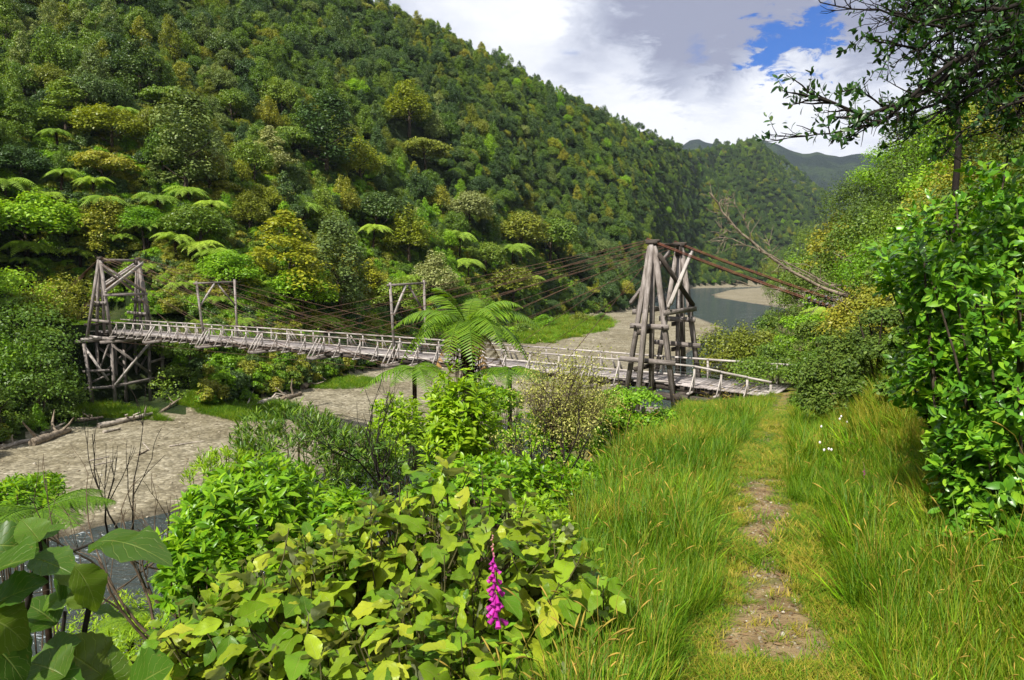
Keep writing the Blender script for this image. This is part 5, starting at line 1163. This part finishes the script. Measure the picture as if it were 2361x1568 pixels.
def leafy_branch(name, label, runs, y, seed, mat='overhang', leaf=.065, dens=1., side=14, twl=.20, origin=None, bare=.25, cat='tree', drop=.0):
    """runs: lists of photo points traced along real boughs that come in from the right"""
    rng = np.random.default_rng(seed); o0 = P(*runs[0][0][:2], y); root = empty(name, tuple(o0), label=label, cat=cat); s = MB(); tips = []
    for r_ in runs:
        pts = np.array([P(q[0], q[1], y+q[2]) for q in r_[:-1]])-o0; r0 = r_[-1]
        tt = np.linspace(0, 1, 16); src = np.linspace(0, 1, len(pts)); pts = np.stack([np.interp(tt, src, pts[:, i]) for i in range(3)], -1); pts += np.cumsum(rng.normal(0, .008, pts.shape), 0)
        s.tube(pts, np.linspace(r0, r0*.25, 16), 6); tips.append((pts[-1], unit(pts[-1]-pts[-2])))
        Lr = np.linalg.norm(np.diff(pts, axis=0), axis=1).sum()
        for k in range(int(side*dens*Lr)):
            i = int(rng.integers(2, 16)); d0 = unit(pts[i]-pts[i-1]); d = unit(d0+rng.normal(0, .6, 3)+np.array([0, 0, -drop])); l = twl*(.5+rng.random()); q = [pts[i]]
            for _ in range(4): d = unit(d+rng.normal(0, .18, 3)); q.append(q[-1]+d*l/4)
            s.tube(q, np.linspace(r0*.3, .0018, 5), 4); tips.append((q[-1], d))
            for _ in range(2):
                j = int(rng.integers(1, 4)); d2 = unit(d+rng.normal(0, .6, 3)); e = [q[j], q[j]+d2*l*.3, q[j]+d2*l*.55+np.array([0, 0, .02])]; s.tube(e, [.003, .002, .0012], 4); tips.append((e[-1], d2))
    link('branch', s.mesh('branch', M['twig_dark'], True), root)
    tips = [t for t in tips if rng.random() > bare]; tp_ = np.array([t[0] for t in tips]); td = np.array([t[1] for t in tips]); per = 6; k = np.tile(np.arange(per)/(per-1), len(tp_)); A = np.repeat(unit(td+np.array([0, 0, .2])), per, 0)
    b = MB(); leaves(b, T_OVAL, np.repeat(tp_, per, 0)-A*(k*.07)[:, None]+rng.normal(0, .006, A.shape), A, .5+.8*k+rng.normal(0, .25, len(k)), leaf*(.55+.5*k)*(.8+.4*rng.random(len(k))), rng)
    link('foliage', b.mesh('foliage', M[mat], True), root); return root
leafy_branch('overhanging_tree', 'overhanging tree with dark oval leaves against the sky at upper right', [
    [(2420, -60, .6), (2330, 40, .3), (2240, 120, .1), (2130, 200, 0), (2010, 245, 0), (1905, 205, 0), .03],
    [(2240, 120, .1), (2140, 190, -.1), (2060, 260, -.1), (1980, 285, -.1), (1870, 300, -.1), .016],
    [(2400, 60, .5), (2260, 150, .3), (2180, 225, .2), (2090, 255, .2), (2000, 200, .2), .02],
    [(2330, 40, .2), (2220, 60, .1), (2110, 110, 0), (2000, 85, 0), .018],
    [(2420, 130, .4), (2330, 170, .3), (2240, 210, .2), (2150, 260, .2), (2080, 310, .2), .018],
    [(2420, -20, .2), (2300, 20, 0), (2200, 30, 0), (2100, 60, -.1), .02],
    [(2420, 40, -.2), (2340, 90, -.2), (2270, 110, -.2), (2210, 160, -.2), .016],
    [(2430, 220, .2), (2350, 230, .1), (2260, 270, .1), (2170, 330, .1), .016]], 4.6, 7, leaf=.062, side=20, twl=.17, bare=.45)
leafy_branch('bare_bough', 'leafless twiggy bough reaching left along the top right edge', [
    [(2430, 70, .3), (2260, 75, .1), (2130, 62, 0), (2010, 40, 0), (1885, 18, 0), .014], [(2130, 62, 0), (2060, 25, 0), (1990, -20, 0), .008], [(2260, 75, .1), (2180, 20, 0), (2120, -30, 0), .008], [(2200, 70, .1), (2100, 95, .1), (2010, 60, .1), .007]], 4.9, 8, leaf=.05, side=12, twl=.22, bare=.93)
leafy_branch('overhanging_tree', 'thick dark foliage filling the extreme upper right corner', [
    [(2460, -80, 1.0), (2380, 20, .8), (2330, 120, .6), (2290, 200, .5), .03], [(2480, 40, 1.), (2400, 110, .8), (2350, 190, .6), (2340, 260, .6), .025], [(2450, -90, .8), (2340, -20, .6), (2260, 10, .5), (2190, 5, .4), .025], [(2480, 150, .8), (2420, 190, .6), (2380, 250, .5), .02], [(2460, 0, .9), (2330, 60, .7), (2230, 120, .6), (2150, 150, .5), .022], [(2460, 80, .9), (2330, 140, .7), (2250, 190, .6), (2180, 200, .5), .02], [(2440, -60, .6), (2300, -30, .5), (2180, -10, .4), (2080, 20, .3), .018]], 5.6, 9, leaf=.075, side=38, twl=.34, bare=.3)
# slim trunk that stands against the sky
p = P(2205, 260, 13.); root = empty('slender_tree', (p[0], p[1], tz(p[0], p[1])), label='slim dark-trunked tree standing on the right hand slope against the sky', cat='tree'); s = MB()
pts = np.array([P(2210, 330, 13.), P(2203, 240, 13.), (P(2196, 150, 13.)), P(2190, 60, 13.), P(2200, -40, 13.)]); off = np.array(root.location); s.tube(np.vstack([[off[0], off[1], off[2]-.2], pts])-off, [.06, .055, .05, .045, .04, .03], 7); link('trunk', s.mesh('trunk', M['twig_dark'], True), root)
rng = np.random.default_rng(8); b = crown(88, 'round', 2.6, 2.0, 22, 1500, .11); link('crown', b.mesh('crown', M['overhang']), root, tuple(P(2230, 60, 13.)-off-np.array([0, 0, .9])))

# ------------------------------------------------------------------ fallen dead tree by the back stays
def dead_tree():
    rng = np.random.default_rng(23); Y = 27.
    runs = [([(2080, 706, -3), (1985, 694, -1), (1900, 665, 0), (1810, 618, 0), (1735, 562, 0), (1690, 520, 0), (1660, 478, 0), (1634, 444, 0)], .085), ([(1985, 694, -1), (1880, 640, -.5), (1800, 600, -.5), (1730, 568, -.5), (1680, 548, -.5), (1655, 560, -.5)], .035), ([(1990, 665, -1.2), (1900, 655, -1), (1830, 620, -1), (1790, 608, -1)], .03),
            ([(1690, 520, 0), (1672, 500, .2), (1668, 470, .3), (1672, 462, .3)], .014), ([(1710, 540, 0), (1690, 535, .2), (1668, 532, .2), (1655, 520, .2)], .014), ([(1735, 562, 0), (1722, 520, 0), (1700, 480, 0), (1690, 470, 0)], .014), ([(1900, 665, 0), (1850, 672, 0), (1760, 662, 0), (1690, 655, 0)], .02), ([(1810, 618, 0), (1780, 590, .1), (1770, 560, .1)], .014), ([(1940, 680, 0), (1900, 690, .3), (1870, 720, .3)], .016), ([(1960, 660, -1), (1990, 640, -1), (1960, 610, -1), (1945, 590, -1)], .012), ([(1935, 690, -.5), (1975, 730, -.5), (2010, 760, -.5)], .02)]
    o0 = P(2080, 706, Y-3); root = empty('dead_tree', tuple(o0), label='fallen dead tree with bleached bare branches leaning over the back stays', cat='dead tree'); tips = []
    s = MB()
    for j, (pts, r) in enumerate(runs):
        p = np.array([P(a, c, Y+d) for a, c, d in pts])-o0; tt = np.linspace(0, 1, 18); src = np.linspace(0, 1, len(p)); p = np.stack([np.interp(tt, src, p[:, i]) for i in range(3)], -1); p[1:-1] += rng.normal(0, .02, (16, 3)); s.tube(p, np.linspace(r, r*.3, 18), 6)
        for k in range(30 if j < 3 else 10):
            i = int(rng.integers(3, 17)); d0 = unit(p[i]-p[i-1]); d = unit(d0+rng.normal(0, .6, 3)); l = .25+.6*rng.random(); q = [p[i]]
            for _ in range(3): d = unit(d+rng.normal(0, .25, 3)); q.append(q[-1]+d*l/3)
            s.tube(q, np.linspace(.014, .005, 4), 4)
    link('branches', s.mesh('branches', M['deadwood'], True), root)
dead_tree()
def curvything(name, label, pts, y, r, mat, cat):
    o0 = P(pts[0][0], pts[0][1], y); root = empty(name, tuple(o0), label=label, cat=cat); p = np.array([P(a, c, y+(d if d else 0)) for a, c, d in pts])-o0; tt = np.linspace(0, 1, 16); src = np.linspace(0, 1, len(p)); p = np.stack([np.interp(tt, src, p[:, i]) for i in range(3)], -1)
    s = MB(); s.tube(p, np.linspace(r, r*.45, 16), 6); link('stick', s.mesh('stick', M[mat], True), root)
curvything('fallen_branch', 'thin arched pale branch lying across the dark shrub on the cut bank', [(2065, 835, 0), (2030, 870, -.3), (1990, 895, -.5), (1950, 905, -.6), (1917, 908, -.7)], 14.3, .022, 'deadwood', 'branch')
curvything('dead_root', 'bleached root hanging down the cut bank', [(2118, 880, 0), (2112, 905, 0), (2116, 930, 0), (2105, 960, 0)], 11.2, .03, 'bleached', 'root')
curvything('dead_root', 'pale root at the foot of the bare earth', [(2068, 955, 0), (2062, 975, 0), (2052, 1000, 0)], 11.4, .022, 'bleached', 'root')
curvything('fallen_branch', 'forked pale stick beside the small foxglove', [(2010, 1120, 0), (2035, 1140, 0), (2060, 1165, 0), (1995, 1152, .1)], 7.6, .009, 'deadwood', 'stick')
curvything('fallen_branch', 'pale stick among the grass at the foot of the glossy shrub', [(2215, 1120, 0), (2190, 1150, 0), (2175, 1190, 0)], 5.9, .008, 'deadwood', 'stick')

# ------------------------------------------------------------------ driftwood on the gravel
def log(vx0, vy0, vx1, vy1, r, label, mat='bleached', seed=0, stubs=2):
    rng = np.random.default_rng(seed+200); a = onplane(vx0, vy0, .75, RIV); c = onplane(vx1, vy1, .75, RIV); a[2] = tz(a[0], a[1])+r*.7; c[2] = tz(c[0], c[1])+r*.7
    root = empty('driftwood_log' if r > .1 else 'driftwood_branch', tuple(a), label=label, cat='driftwood', group='driftwood on the gravel'); s = MB(); t = np.linspace(0, 1, 12)[:, None]; p = (c-a)*t+np.cumsum(rng.normal(0, r*.12, (12, 3)), 0)*np.array([1, 1, .3]); s.tube(p, r*np.linspace(1.15, .6, 12)*(1+.12*rng.normal(size=12)), 9, True)
    for k in range(stubs): i = int(rng.integers(2, 11)); d = unit(rng.normal(size=3)+np.array([0, 0, .7])); s.tube([p[i], p[i]+d*r*3, p[i]+d*r*5+rng.normal(0, r, 3)], [r*.45, r*.3, r*.12], 6)
    link('log', s.mesh('log', M[mat], True), root)
LG = [(0, 1037, 68, 1020, .20, 'grey log half cut off by the left edge of the photo', 'bleached'), (72, 1028, 160, 998, .34, 'thick weathered log near the left edge', 'deadwood'), (95, 1006, 150, 990, .12, 'thin log behind the thick weathered one', 'bleached'), (180, 982, 238, 972, .16, 'short log left of the long pale one', 'deadwood'),
      (226, 988, 350, 965, .24, 'long pale brown log below the trestle', 'bleached'), (238, 999, 278, 990, .12, 'short stick lying in front of the long pale brown log', 'bleached'), (350, 968, 420, 938, .16, 'dark log leading into the grass under the trestle', 'deadwood'), (600, 938, 655, 915, .30, 'twisted pale stump-ended log below the middle of the bridge', 'bleached'),
      (655, 925, 690, 912, .3, 'brown log butt beside the twisted pale log', 'deadwood'), (568, 940, 600, 915, .08, 'thin white branch left of the twisted pale log', 'bleached'), (700, 900, 745, 875, .34, 'long grey trunk against the bank under the bridge', 'deadwood'), (745, 880, 800, 870, .2, 'grey trunk right of the long one under the bridge', 'deadwood'),
      (390, 1028, 440, 1018, .07, 'thin driftwood stick in the middle of the gravel', 'bleached'), (440, 1018, 470, 1015, .05, 'curved twig of driftwood on open gravel', 'bleached'), (318, 1048, 340, 1036, .07, 'small orange-brown stick on the gravel', 'deadwood'), (330, 1020, 345, 1036, .05, 'white forked twig on the gravel', 'bleached'),
      (205, 1062, 250, 1052, .06, 'bundle of pale sticks on the open gravel', 'bleached'), (215, 1072, 262, 1062, .05, 'second pale stick of the bundle on the open gravel', 'bleached'), (1178, 790, 1222, 783, .16, 'bleached snag at the edge of the grassy patch', 'bleached'), (1225, 790, 1245, 776, .12, 'short pale snag right of the bleached one', 'bleached')]
for i, (a, c, d, e, r, lab, mt) in enumerate(LG): log(a, c, d, e, r, lab, mt, i, 3 if r > .15 else 1)
# loose stones on the gravel
def stonemesh(seed):
    rng = np.random.default_rng(seed); b = MB(); n, m = 8, 5; v = []
    for i in range(m+1):
        for j in range(n): a = j/n*6.283; p_ = i/m*math.pi; v.append([math.sin(p_)*math.cos(a), math.sin(p_)*math.sin(a)*.75, math.cos(p_)*.5])
    v = np.array(v)*(1+.12*rng.normal(size=(len(v), 1))); f = [(i*n+j, (i+1)*n+j, (i+1)*n+(j+1) % n, i*n+(j+1) % n) for i in range(m) for j in range(n)]; b.add(v, f); return b
def stonemat():
    m, t, o = newmat('stone'); b_ = principled(t, o, .85, .2); oi = t.nodes.new('ShaderNodeObjectInfo'); tc = t.nodes.new('ShaderNodeTexCoord'); nn = noisen(t, tc.outputs['Object'], 3., 4.)
    c = ramp(t, oi.outputs['Random'], [(0., (.09, .070, .045)), (.5, (.19, .155, .10)), (.9, (.29, .25, .18)), (1., (.5, .46, .38))]); c = mixc(t, 1., c, mixc(t, nn, (.7, .7, .7), (1.2, 1.2, 1.2)), 'MULTIPLY'); t.links.new(c, b_.inputs['Base Color']); return m
M['stone'] = stonemat()
rng = np.random.default_rng(61); th = -.66+rng.random(16000)*1.05; R = 33*(6.5)**rng.random(16000); x, y = R*np.sin(th), R*np.cos(th); A_, B_, C2 = terr_parts(x, y); dd = sdist(x, y, G)
ok = (A_ > B_) & (A_ > C2) & (dd > -1.5)
x, y, z = x[ok], y[ok], A_[ok]; n = len(x); s_ = .025+.10*rng.random(n)**5*(.6+y/90); r3 = rng.normal(0, .2, (n, 3)); r3[:, 2] = rng.random(n)*6.28
instances('river_stones', np.stack([x, y, z], -1), r3, np.repeat(s_[:, None], 3, 1), rng.integers(0, 3, n), collect('stone', [stonemesh(i).mesh('stone', M['stone'], True) for i in range(3)]), label='loose grey and pale river stones scattered over the gravel', cat='stones', kind='stuff')

# ------------------------------------------------------------------ bushes along the far bank and under the bridge
FB = [(60, 700, 850, 61, 210, 'f_mid', 'leafy bush low on the bank by the left edge'), (20, 790, 930, 61, 180, 'f_bright', 'bright green bush at the left edge above the logs'), (85, 780, 930, 59, 150, 'f_mid', 'full green bush between the left edge and the trestle'), (165, 790, 900, 72, 60, 'f_bright', 'light green bush touching the left side of the trestle'), (30, 890, 985, 60, 150, 'f_dark', 'dark low bush above the driftwood at the left edge'), (115, 890, 965, 62, 130, 'f_mid', 'green bush just above the thick weathered log'),
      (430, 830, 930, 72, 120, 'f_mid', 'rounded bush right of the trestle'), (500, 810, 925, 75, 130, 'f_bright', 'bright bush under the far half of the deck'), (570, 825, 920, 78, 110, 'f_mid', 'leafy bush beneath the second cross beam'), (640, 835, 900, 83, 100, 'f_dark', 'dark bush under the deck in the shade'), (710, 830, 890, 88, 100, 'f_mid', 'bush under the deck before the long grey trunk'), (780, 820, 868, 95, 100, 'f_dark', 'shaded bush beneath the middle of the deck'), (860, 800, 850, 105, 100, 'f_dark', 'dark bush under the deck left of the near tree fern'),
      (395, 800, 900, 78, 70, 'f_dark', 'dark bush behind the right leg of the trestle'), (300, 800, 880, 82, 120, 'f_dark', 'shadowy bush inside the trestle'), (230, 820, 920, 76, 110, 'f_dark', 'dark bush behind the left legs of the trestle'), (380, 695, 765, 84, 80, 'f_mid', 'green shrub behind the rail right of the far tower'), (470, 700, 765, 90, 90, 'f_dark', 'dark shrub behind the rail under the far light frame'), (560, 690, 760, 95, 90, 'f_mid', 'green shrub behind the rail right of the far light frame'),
      (120, 640, 740, 70, 150, 'f_olive', 'olive bush on the bank in front of the tree ferns at left'), (25, 620, 740, 66, 170, 'f_bright', 'bright bush low at the left edge under the tree ferns'), (800, 700, 780, 112, 110, 'f_mid', 'green shrub behind the rail in the middle of the bridge'), (900, 700, 790, 118, 110, 'f_dark', 'dark shrub behind the rail near the nearer light frame'), (1000, 720, 800, 128, 110, 'f_dark', 'dark shrub behind the near tree fern'), (1090, 700, 785, 135, 90, 'f_mid', 'green shrub left of the grassy patch beyond the bridge')]
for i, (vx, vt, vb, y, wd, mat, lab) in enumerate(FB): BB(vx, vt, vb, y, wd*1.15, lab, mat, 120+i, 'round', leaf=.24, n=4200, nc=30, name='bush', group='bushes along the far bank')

# ------------------------------------------------------------------ grass
def tuft(seed, n, h, spread, w, lean, curl, mat, seeds=0):
    rng = np.random.default_rng(seed); b = MB(); a = rng.random(n)*6.283; p0 = np.stack([np.cos(a), np.sin(a), 0*a], -1)*spread*np.sqrt(rng.random(n))[:, None]; d = rng.random(n)*6.283; out = np.stack([np.cos(d), np.sin(d), 0*d], -1); ln = lean*(.3+rng.random(n)); hh = h*(.5+.6*rng.random(n)); sd = np.stack([-np.sin(d), np.cos(d), 0*d], -1)*w/2
    rows = []
    for t_, ww in ((0, .7), (.4, 1.), (.75, .7), (1., .08)):
        c = p0+out*(ln*t_+curl*ln*t_**2.5)[:, None]*hh[:, None]; c[:, 2] += hh*(t_-.28*curl*t_**3); rows += [c-sd*ww, c+sd*ww]
    v = np.stack(rows, 1).reshape(-1, 3); i = np.arange(n)[:, None]*8
    for k in range(3): b.add(v, i+np.array([[2*k, 2*k+1, 2*k+3, 2*k+2]])) if k == 0 else b.l.append((i+np.array([[2*k, 2*k+1, 2*k+3, 2*k+2]])).ravel()) or b.t.append(np.full(n, 4)) or b.uv.append(np.zeros((n*4, 2)))
    return b
def seedtuft(seed, n, h):
    rng = np.random.default_rng(seed); b = MB()
    for k in range(n):
        a = rng.random()*6.283; q = np.array([math.cos(a), math.sin(a), 0]); l = h*(.7+.4*rng.random()); ln = .1+.25*rng.random(); p = [q*.02, q*(ln*.35*l)+np.array([0, 0, l*.6]), q*(ln*.8*l)+np.array([0, 0, l*.93]), q*(ln*1.05*l)+np.array([0, 0, l])]
        b.tube(p, [.0016, .0013, .0012, .001], 3); e = np.array(p[-1]); dd = unit(e-np.array(p[-2])+q*.02); b.tube([e, e+dd*.018, e+dd*.036+q*.003, e+dd*.05+q*.008-np.array([0, 0, .003])], [.0015, .0036, .003, .0006], 5)
    return b
GM = [tuft(1, 22, .38, .07, .0045, .26, .5, 'grass').mesh('tuft', M['grass']), tuft(2, 22, .28, .08, .0042, .42, .8, 'grass').mesh('tuft', M['grass']), tuft(3, 16, .48, .06, .005, .25, .6, 'grass').mesh('tuft', M['grass']),
      tuft(4, 20, .38, .07, .0038, .3, .5, 'grass_dry').mesh('tuft', M['grass_dry']), seedtuft(5, 5, .58).mesh('tuft', M['seed']), tuft(6, 30, .10, .07, .006, .9, .6, 'g').mesh('tuft', M['grass_dry']), tuft(7, 30, .11, .07, .006, .8, .6, 'g').mesh('tuft', M['grass']), tuft(8, 16, .30, .10, .012, .9, .5, 'g').mesh('tuft', M['karamu'])]
gc = collect('tuft', GM)
rng = np.random.default_rng(99); n = 120000; th = -.16+rng.random(n)*1.2; R = 1.25*(48/1.25)**rng.random(n); x, y = R*np.sin(th), R*np.cos(th)
ok = (x > edgex(y)-np.interp(y, [0, 3, 6, 40], [1.2, .7, .35, .3])+.25*np.sin(y*2.3)+.2*np.sin(y*.9)) & (y > 1.0) & (x < pathx(y)+4.5+.35*y); x, y = x[ok], y[ok]
A_, B_, C2 = terr_parts(x, y); z = C2; s_ = x-pathx(y); ok = (C2 > B_) & (C2 > A_+.3)
# nothing grows through the deck
pb = np.stack([x-BX, y-BY], -1); mm = pb@dL; ss = pb@nL; ok &= ~((mm > E0-.1) & (mm < 8) & (np.abs(ss) < 1.75)); ok &= ~((x < edgex(y)+.9) & (y > 14.4) & (y < 18.5)) & ~((x < edgex(y)+.35) & (y > 12.5) & (y < 21))
rx_ = 2.55+.0*x; x, y, z, s_ = x[ok], y[ok], z[ok], s_[ok]; n = len(x); R_ok = np.hypot(x, y)
pwid = np.where(y < 3.5, -.3, np.where(y < 9.2, .23+.07*np.sin(y*1.9+1)+.05*np.sin(y*5.3), .17))
patch = vnoise(x, y, 1.1, 3.)+.5*vnoise(x, y, .35, 6.); onp = np.abs(s_) < pwid+.05*rng.normal(size=n); near = np.abs(s_) < np.abs(pwid)+np.where(y < 9, .34, .30)+.16*patch
idx = rng.choice([0, 1, 2, 4, 3], n, p=[.40, .38, .15, .01, .06]); dry = (patch > .55) | ((s_ > 1.3) & (y > 5) & (y < 15) & (patch > -.1)) | ((s_ > 1.1) & (vnoise(x, y, 1.6, 9.) > .15) & (y > 4)); idx = np.where(dry & (rng.random(n) < .45), 3, idx); idx = np.where((rng.random(n) < .035) & (R_ok < 12), 7, idx); idx = np.where(near, np.where(rng.random(n) < .55, 5, 6), idx)
sc = (.55+.7*rng.random(n))*(1+.35*patch); sc *= np.where((s_ < -.9) & (y > 9), 1.15, 1.)*np.interp(y, [18, 30], [1., .55]); sc = np.where(near & ~onp, sc*.9, sc); wx = np.clip(1.0+(np.hypot(x, y)-4)*.05, 1., 2.6)
earth = (cut_ := smooth(1-np.hypot((x-(pathx(y)+3.0))/1.1, (y-12.2)/1.3))) > .35
keep = (~(onp & (rng.random(n) < np.where(y < 9.3, .975, .6)))) & ~(earth & (rng.random(n) < .8)); keep &= ~(near & ~onp & (y < 9.5) & (rng.random(n) < .45))
x, y, z, idx, sc, wx = [q[keep] for q in (x, y, z, idx, sc, wx)]; n = len(x); r3 = rng.normal(0, .10, (n, 3)); r3[:, 2] = rng.random(n)*6.28
hcap = np.where(np.hypot(x, y) < 2.2, .6, 1.)
instances('grass', np.stack([x, y, z-.02], -1), r3, np.stack([sc*wx, sc*wx, sc*hcap], -1), idx, gc, label='long green and yellowing grass on both sides of the path', cat='grass', kind='stuff'); print('tufts', n)
# grass on the clearings of the far side
def patchgrass(name, cx, cy, rx, ry, n, label, sc, seed, idxs=(0, 1, 2), hh=1.):
    rng = np.random.default_rng(seed); a = rng.random(n)*6.283; q = np.sqrt(rng.random(n))*(1+.15*np.sin(a*3+seed)); x = cx+np.cos(a)*q*rx; y = cy+np.sin(a)*q*ry; z = terrain(x, y); pb = np.stack([x-BX, y-BY], -1); m_ = pb@dL; s__ = pb@nL
    k = ~((m_ > 0) & (m_ < E1+6) & (np.abs(s__) < 1.6)) & (z > RIV*y+.25)
    x, y, z = x[k], y[k], z[k]; n = len(x); r3 = rng.normal(0, .1, (n, 3)); r3[:, 2] = rng.random(n)*6.28; s_ = sc*(.7+.6*rng.random(n))
    instances(name, np.stack([x, y, z], -1), r3, np.stack([s_*2.2, s_*2.2, s_*hh], -1), rng.choice(idxs, n), gc, label=label, cat='grass', kind='stuff')
patchgrass('grass', -50.5, 79., 12., 9., 9000, 'mown-looking green grass of the clearing beyond the far tower', .9, 1)
POLY = [(1185, 786), (1150, 770), (1200, 748), (1240, 736), (1330, 728), (1405, 736), (1412, 745), (1390, 756), (1330, 770), (1260, 785)]
rng = np.random.default_rng(44); pts_ = []
while len(pts_) < 15000:
    vx, vy = 1140+rng.random()*280, 726+rng.random()*62; ins = False; k2 = len(POLY)-1
    for k1 in range(len(POLY)):
        (x1_, y1_), (x2_, y2_) = POLY[k1], POLY[k2]
        if (y1_ > vy) != (y2_ > vy) and vx < (x2_-x1_)*(vy-y1_)/(y2_-y1_)+x1_: ins = not ins
        k2 = k1
    if ins: pts_.append(onplane(vx+9*math.sin(vy*.9)+rng.normal(0, 5), vy+2*math.sin(vx*.11)+rng.normal(0, 1.2), 1.2, RIV)[:2])
pts_ = np.array(pts_); pz_ = terrain(pts_[:, 0], pts_[:, 1]); r3 = rng.normal(0, .1, (len(pts_), 3)); r3[:, 2] = rng.random(len(pts_))*6.28; s_ = 2.2*(.5+.9*rng.random(len(pts_)))
instances('grass', np.column_stack([pts_, pz_]), r3, np.stack([s_*1.8, s_*1.8, s_*(.7+.8*(vnoise(pts_[:, 0], pts_[:, 1], 1.7) > .2))], -1), rng.choice([0, 1, 2, 3, 7], len(pts_), p=[.25, .25, .15, .15, .2]), gc, label='bright green grassy patch on the gravel beyond the bridge', cat='grass', kind='stuff')
q = onplane(330, 950, 1., RIV); patchgrass('grass', q[0], q[1], 13., 3.2, 5000, 'green weeds under the trestle above the driftwood', 1.3, 3)
q = onplane(560, 935, 1., RIV); patchgrass('grass', q[0], q[1], 6., 2.2, 2000, 'strip of weeds on the edge of the gravel below the deck', 1.2, 4)
q = onplane(760, 880, 1., RIV); patchgrass('grass', q[0], q[1], 6., 4., 2000, 'weeds round the grey trunks under the bridge', 1.2, 5)
for i, (vx, vt, vb, wd, mat) in enumerate(((1205, 745, 770, 40, 'f_mid'), (1255, 728, 752, 46, 'f_bright'), (1330, 722, 742, 40, 'f_olive'), (1170, 752, 784, 40, 'f_bright'), (1385, 722, 740, 34, 'f_mid'))):
    q = onplane(vx, vb, 1.2, RIV); BB(vx, vt, vb, q[1], wd, ('low green bush on the left part of the grassy patch', 'bright bush along the back of the grassy patch', 'small olive bush along the back of the grassy patch', 'bright weedy bush at the near left corner of the grassy patch', 'low bush at the far right end of the grassy patch')[i], mat, 160+i, leaf=.25, n=2600)
# pebbles and clods on the bare path
rng = np.random.default_rng(71); n = 1500; y = 2.6+rng.random(n)**1.2*7.5; x = pathx(y)+rng.normal(0, .17, n); z = terrain(x, y); s_ = .005+.016*rng.random(n)**3; r3 = rng.normal(0, .4, (n, 3)); r3[:, 2] = rng.random(n)*6.28
instances('path_stones', np.stack([x, y, z], -1), r3, np.repeat(s_[:, None], 3, 1), rng.integers(0, 3, n), collect('pebble', [stonemesh(10+i).mesh('pebble', M['stone'], True) for i in range(3)]), label='small stones and clods on the bare earth of the path', cat='pebbles', kind='stuff')
M['litter'] = leafmat('dry_leaf_litter', [(0., (.06, .035, .02)), (.6, (.20, .12, .06)), (1., (.42, .30, .16))], gain=1., rough=.8, spec=.1, trans=.1)
rng = np.random.default_rng(72); n = 2600; y = 2.7+rng.random(n)**1.1*8; x = pathx(y)+rng.normal(0, .34, n); z = terrain(x, y)+.006; lt = []
for i_ in range(3): b_ = MB(); T_ = (T_OVAL, T_NARROW, T_SMALL)[i_]; b_.scatter(T_[0], T_[1], T_[2], np.zeros((1, 3)), np.array([[1., 0, 0]]), np.array([[0, 1., 0]]), np.array([[0, 0, 1.]]), np.array([1.])); lt.append(b_.mesh('leaf', M['litter'], True))
r3 = rng.normal(0, .25, (n, 3)); r3[:, 2] = rng.random(n)*6.28
instances('leaf_litter', np.stack([x, y, z], -1), r3, np.repeat((.02+.045*rng.random(n)**2)[:, None], 3, 1), rng.integers(0, 3, n), collect('leaf', lt), label='dry brown leaves and bits of stalk trodden into the path', cat='litter', kind='stuff')
# white daisy-like weeds
for i, (vx, vy, y) in enumerate(((1935, 970, 10.5), (1915, 1048, 9.), (1902, 1030, 9.2))):
    p = P(vx, vy, y); g = tz(p[0], p[1]); r = empty('thistle', (p[0], p[1], g), label=('tall weed with several white flower heads by the path bend', 'small white-headed weed right of the path', 'lower white-headed weed right of the path')[i], cat='weed'); s = MB(); f = MB(); rng = np.random.default_rng(i)
    for k in range(4 if i == 0 else 2):
        e = np.array([rng.normal(0, .12), rng.normal(0, .1), p[2]-g+rng.normal(0, .08)]); s.tube([[0, 0, 0], e*.5+rng.normal(0, .03, 3), e], [.006, .004, .003], 5); f.tube([e, e+np.array([0, 0, .02]), e+np.array([0, 0, .035])], [.006, .017, .006], 7, True)
    link('stem', s.mesh('stem', M['karamu'], True), r); link('flower', f.mesh('flower', M['white'] if 'white' in M else M.setdefault('white', plainmat('white_petals', (.75, .7, .7), .6)), True), r)
# ------------------------------------------------------------------ air
def haze():
    m = bpy.data.materials.new('haze'); m.use_nodes = True; t = m.node_tree; t.nodes.clear(); o = t.nodes.new('ShaderNodeOutputMaterial'); v = t.nodes.new('ShaderNodeVolumePrincipled')
    v.inputs['Color'].default_value = (.70, .80, 1., 1); v.inputs['Density'].default_value = .00007; v.inputs['Anisotropy'].default_value = .3; t.links.new(v.outputs[0], o.inputs['Volume'])
    b = MB(); x0, x1, y0, y1, z0, z1 = -1800, 3300, -1800, 4300, -130, 760
    v_ = [(x, y, z) for z in (z0, z1) for y in (y0, y1) for x in (x0, x1)]; b.add(v_, [(0, 2, 3, 1), (4, 5, 7, 6), (0, 1, 5, 4), (2, 6, 7, 3), (0, 4, 6, 2), (1, 3, 7, 5)])
    tag(link('haze', b.mesh('haze', m)), kind='stuff', label='thin bluish air over the valley', cat='haze')
haze()
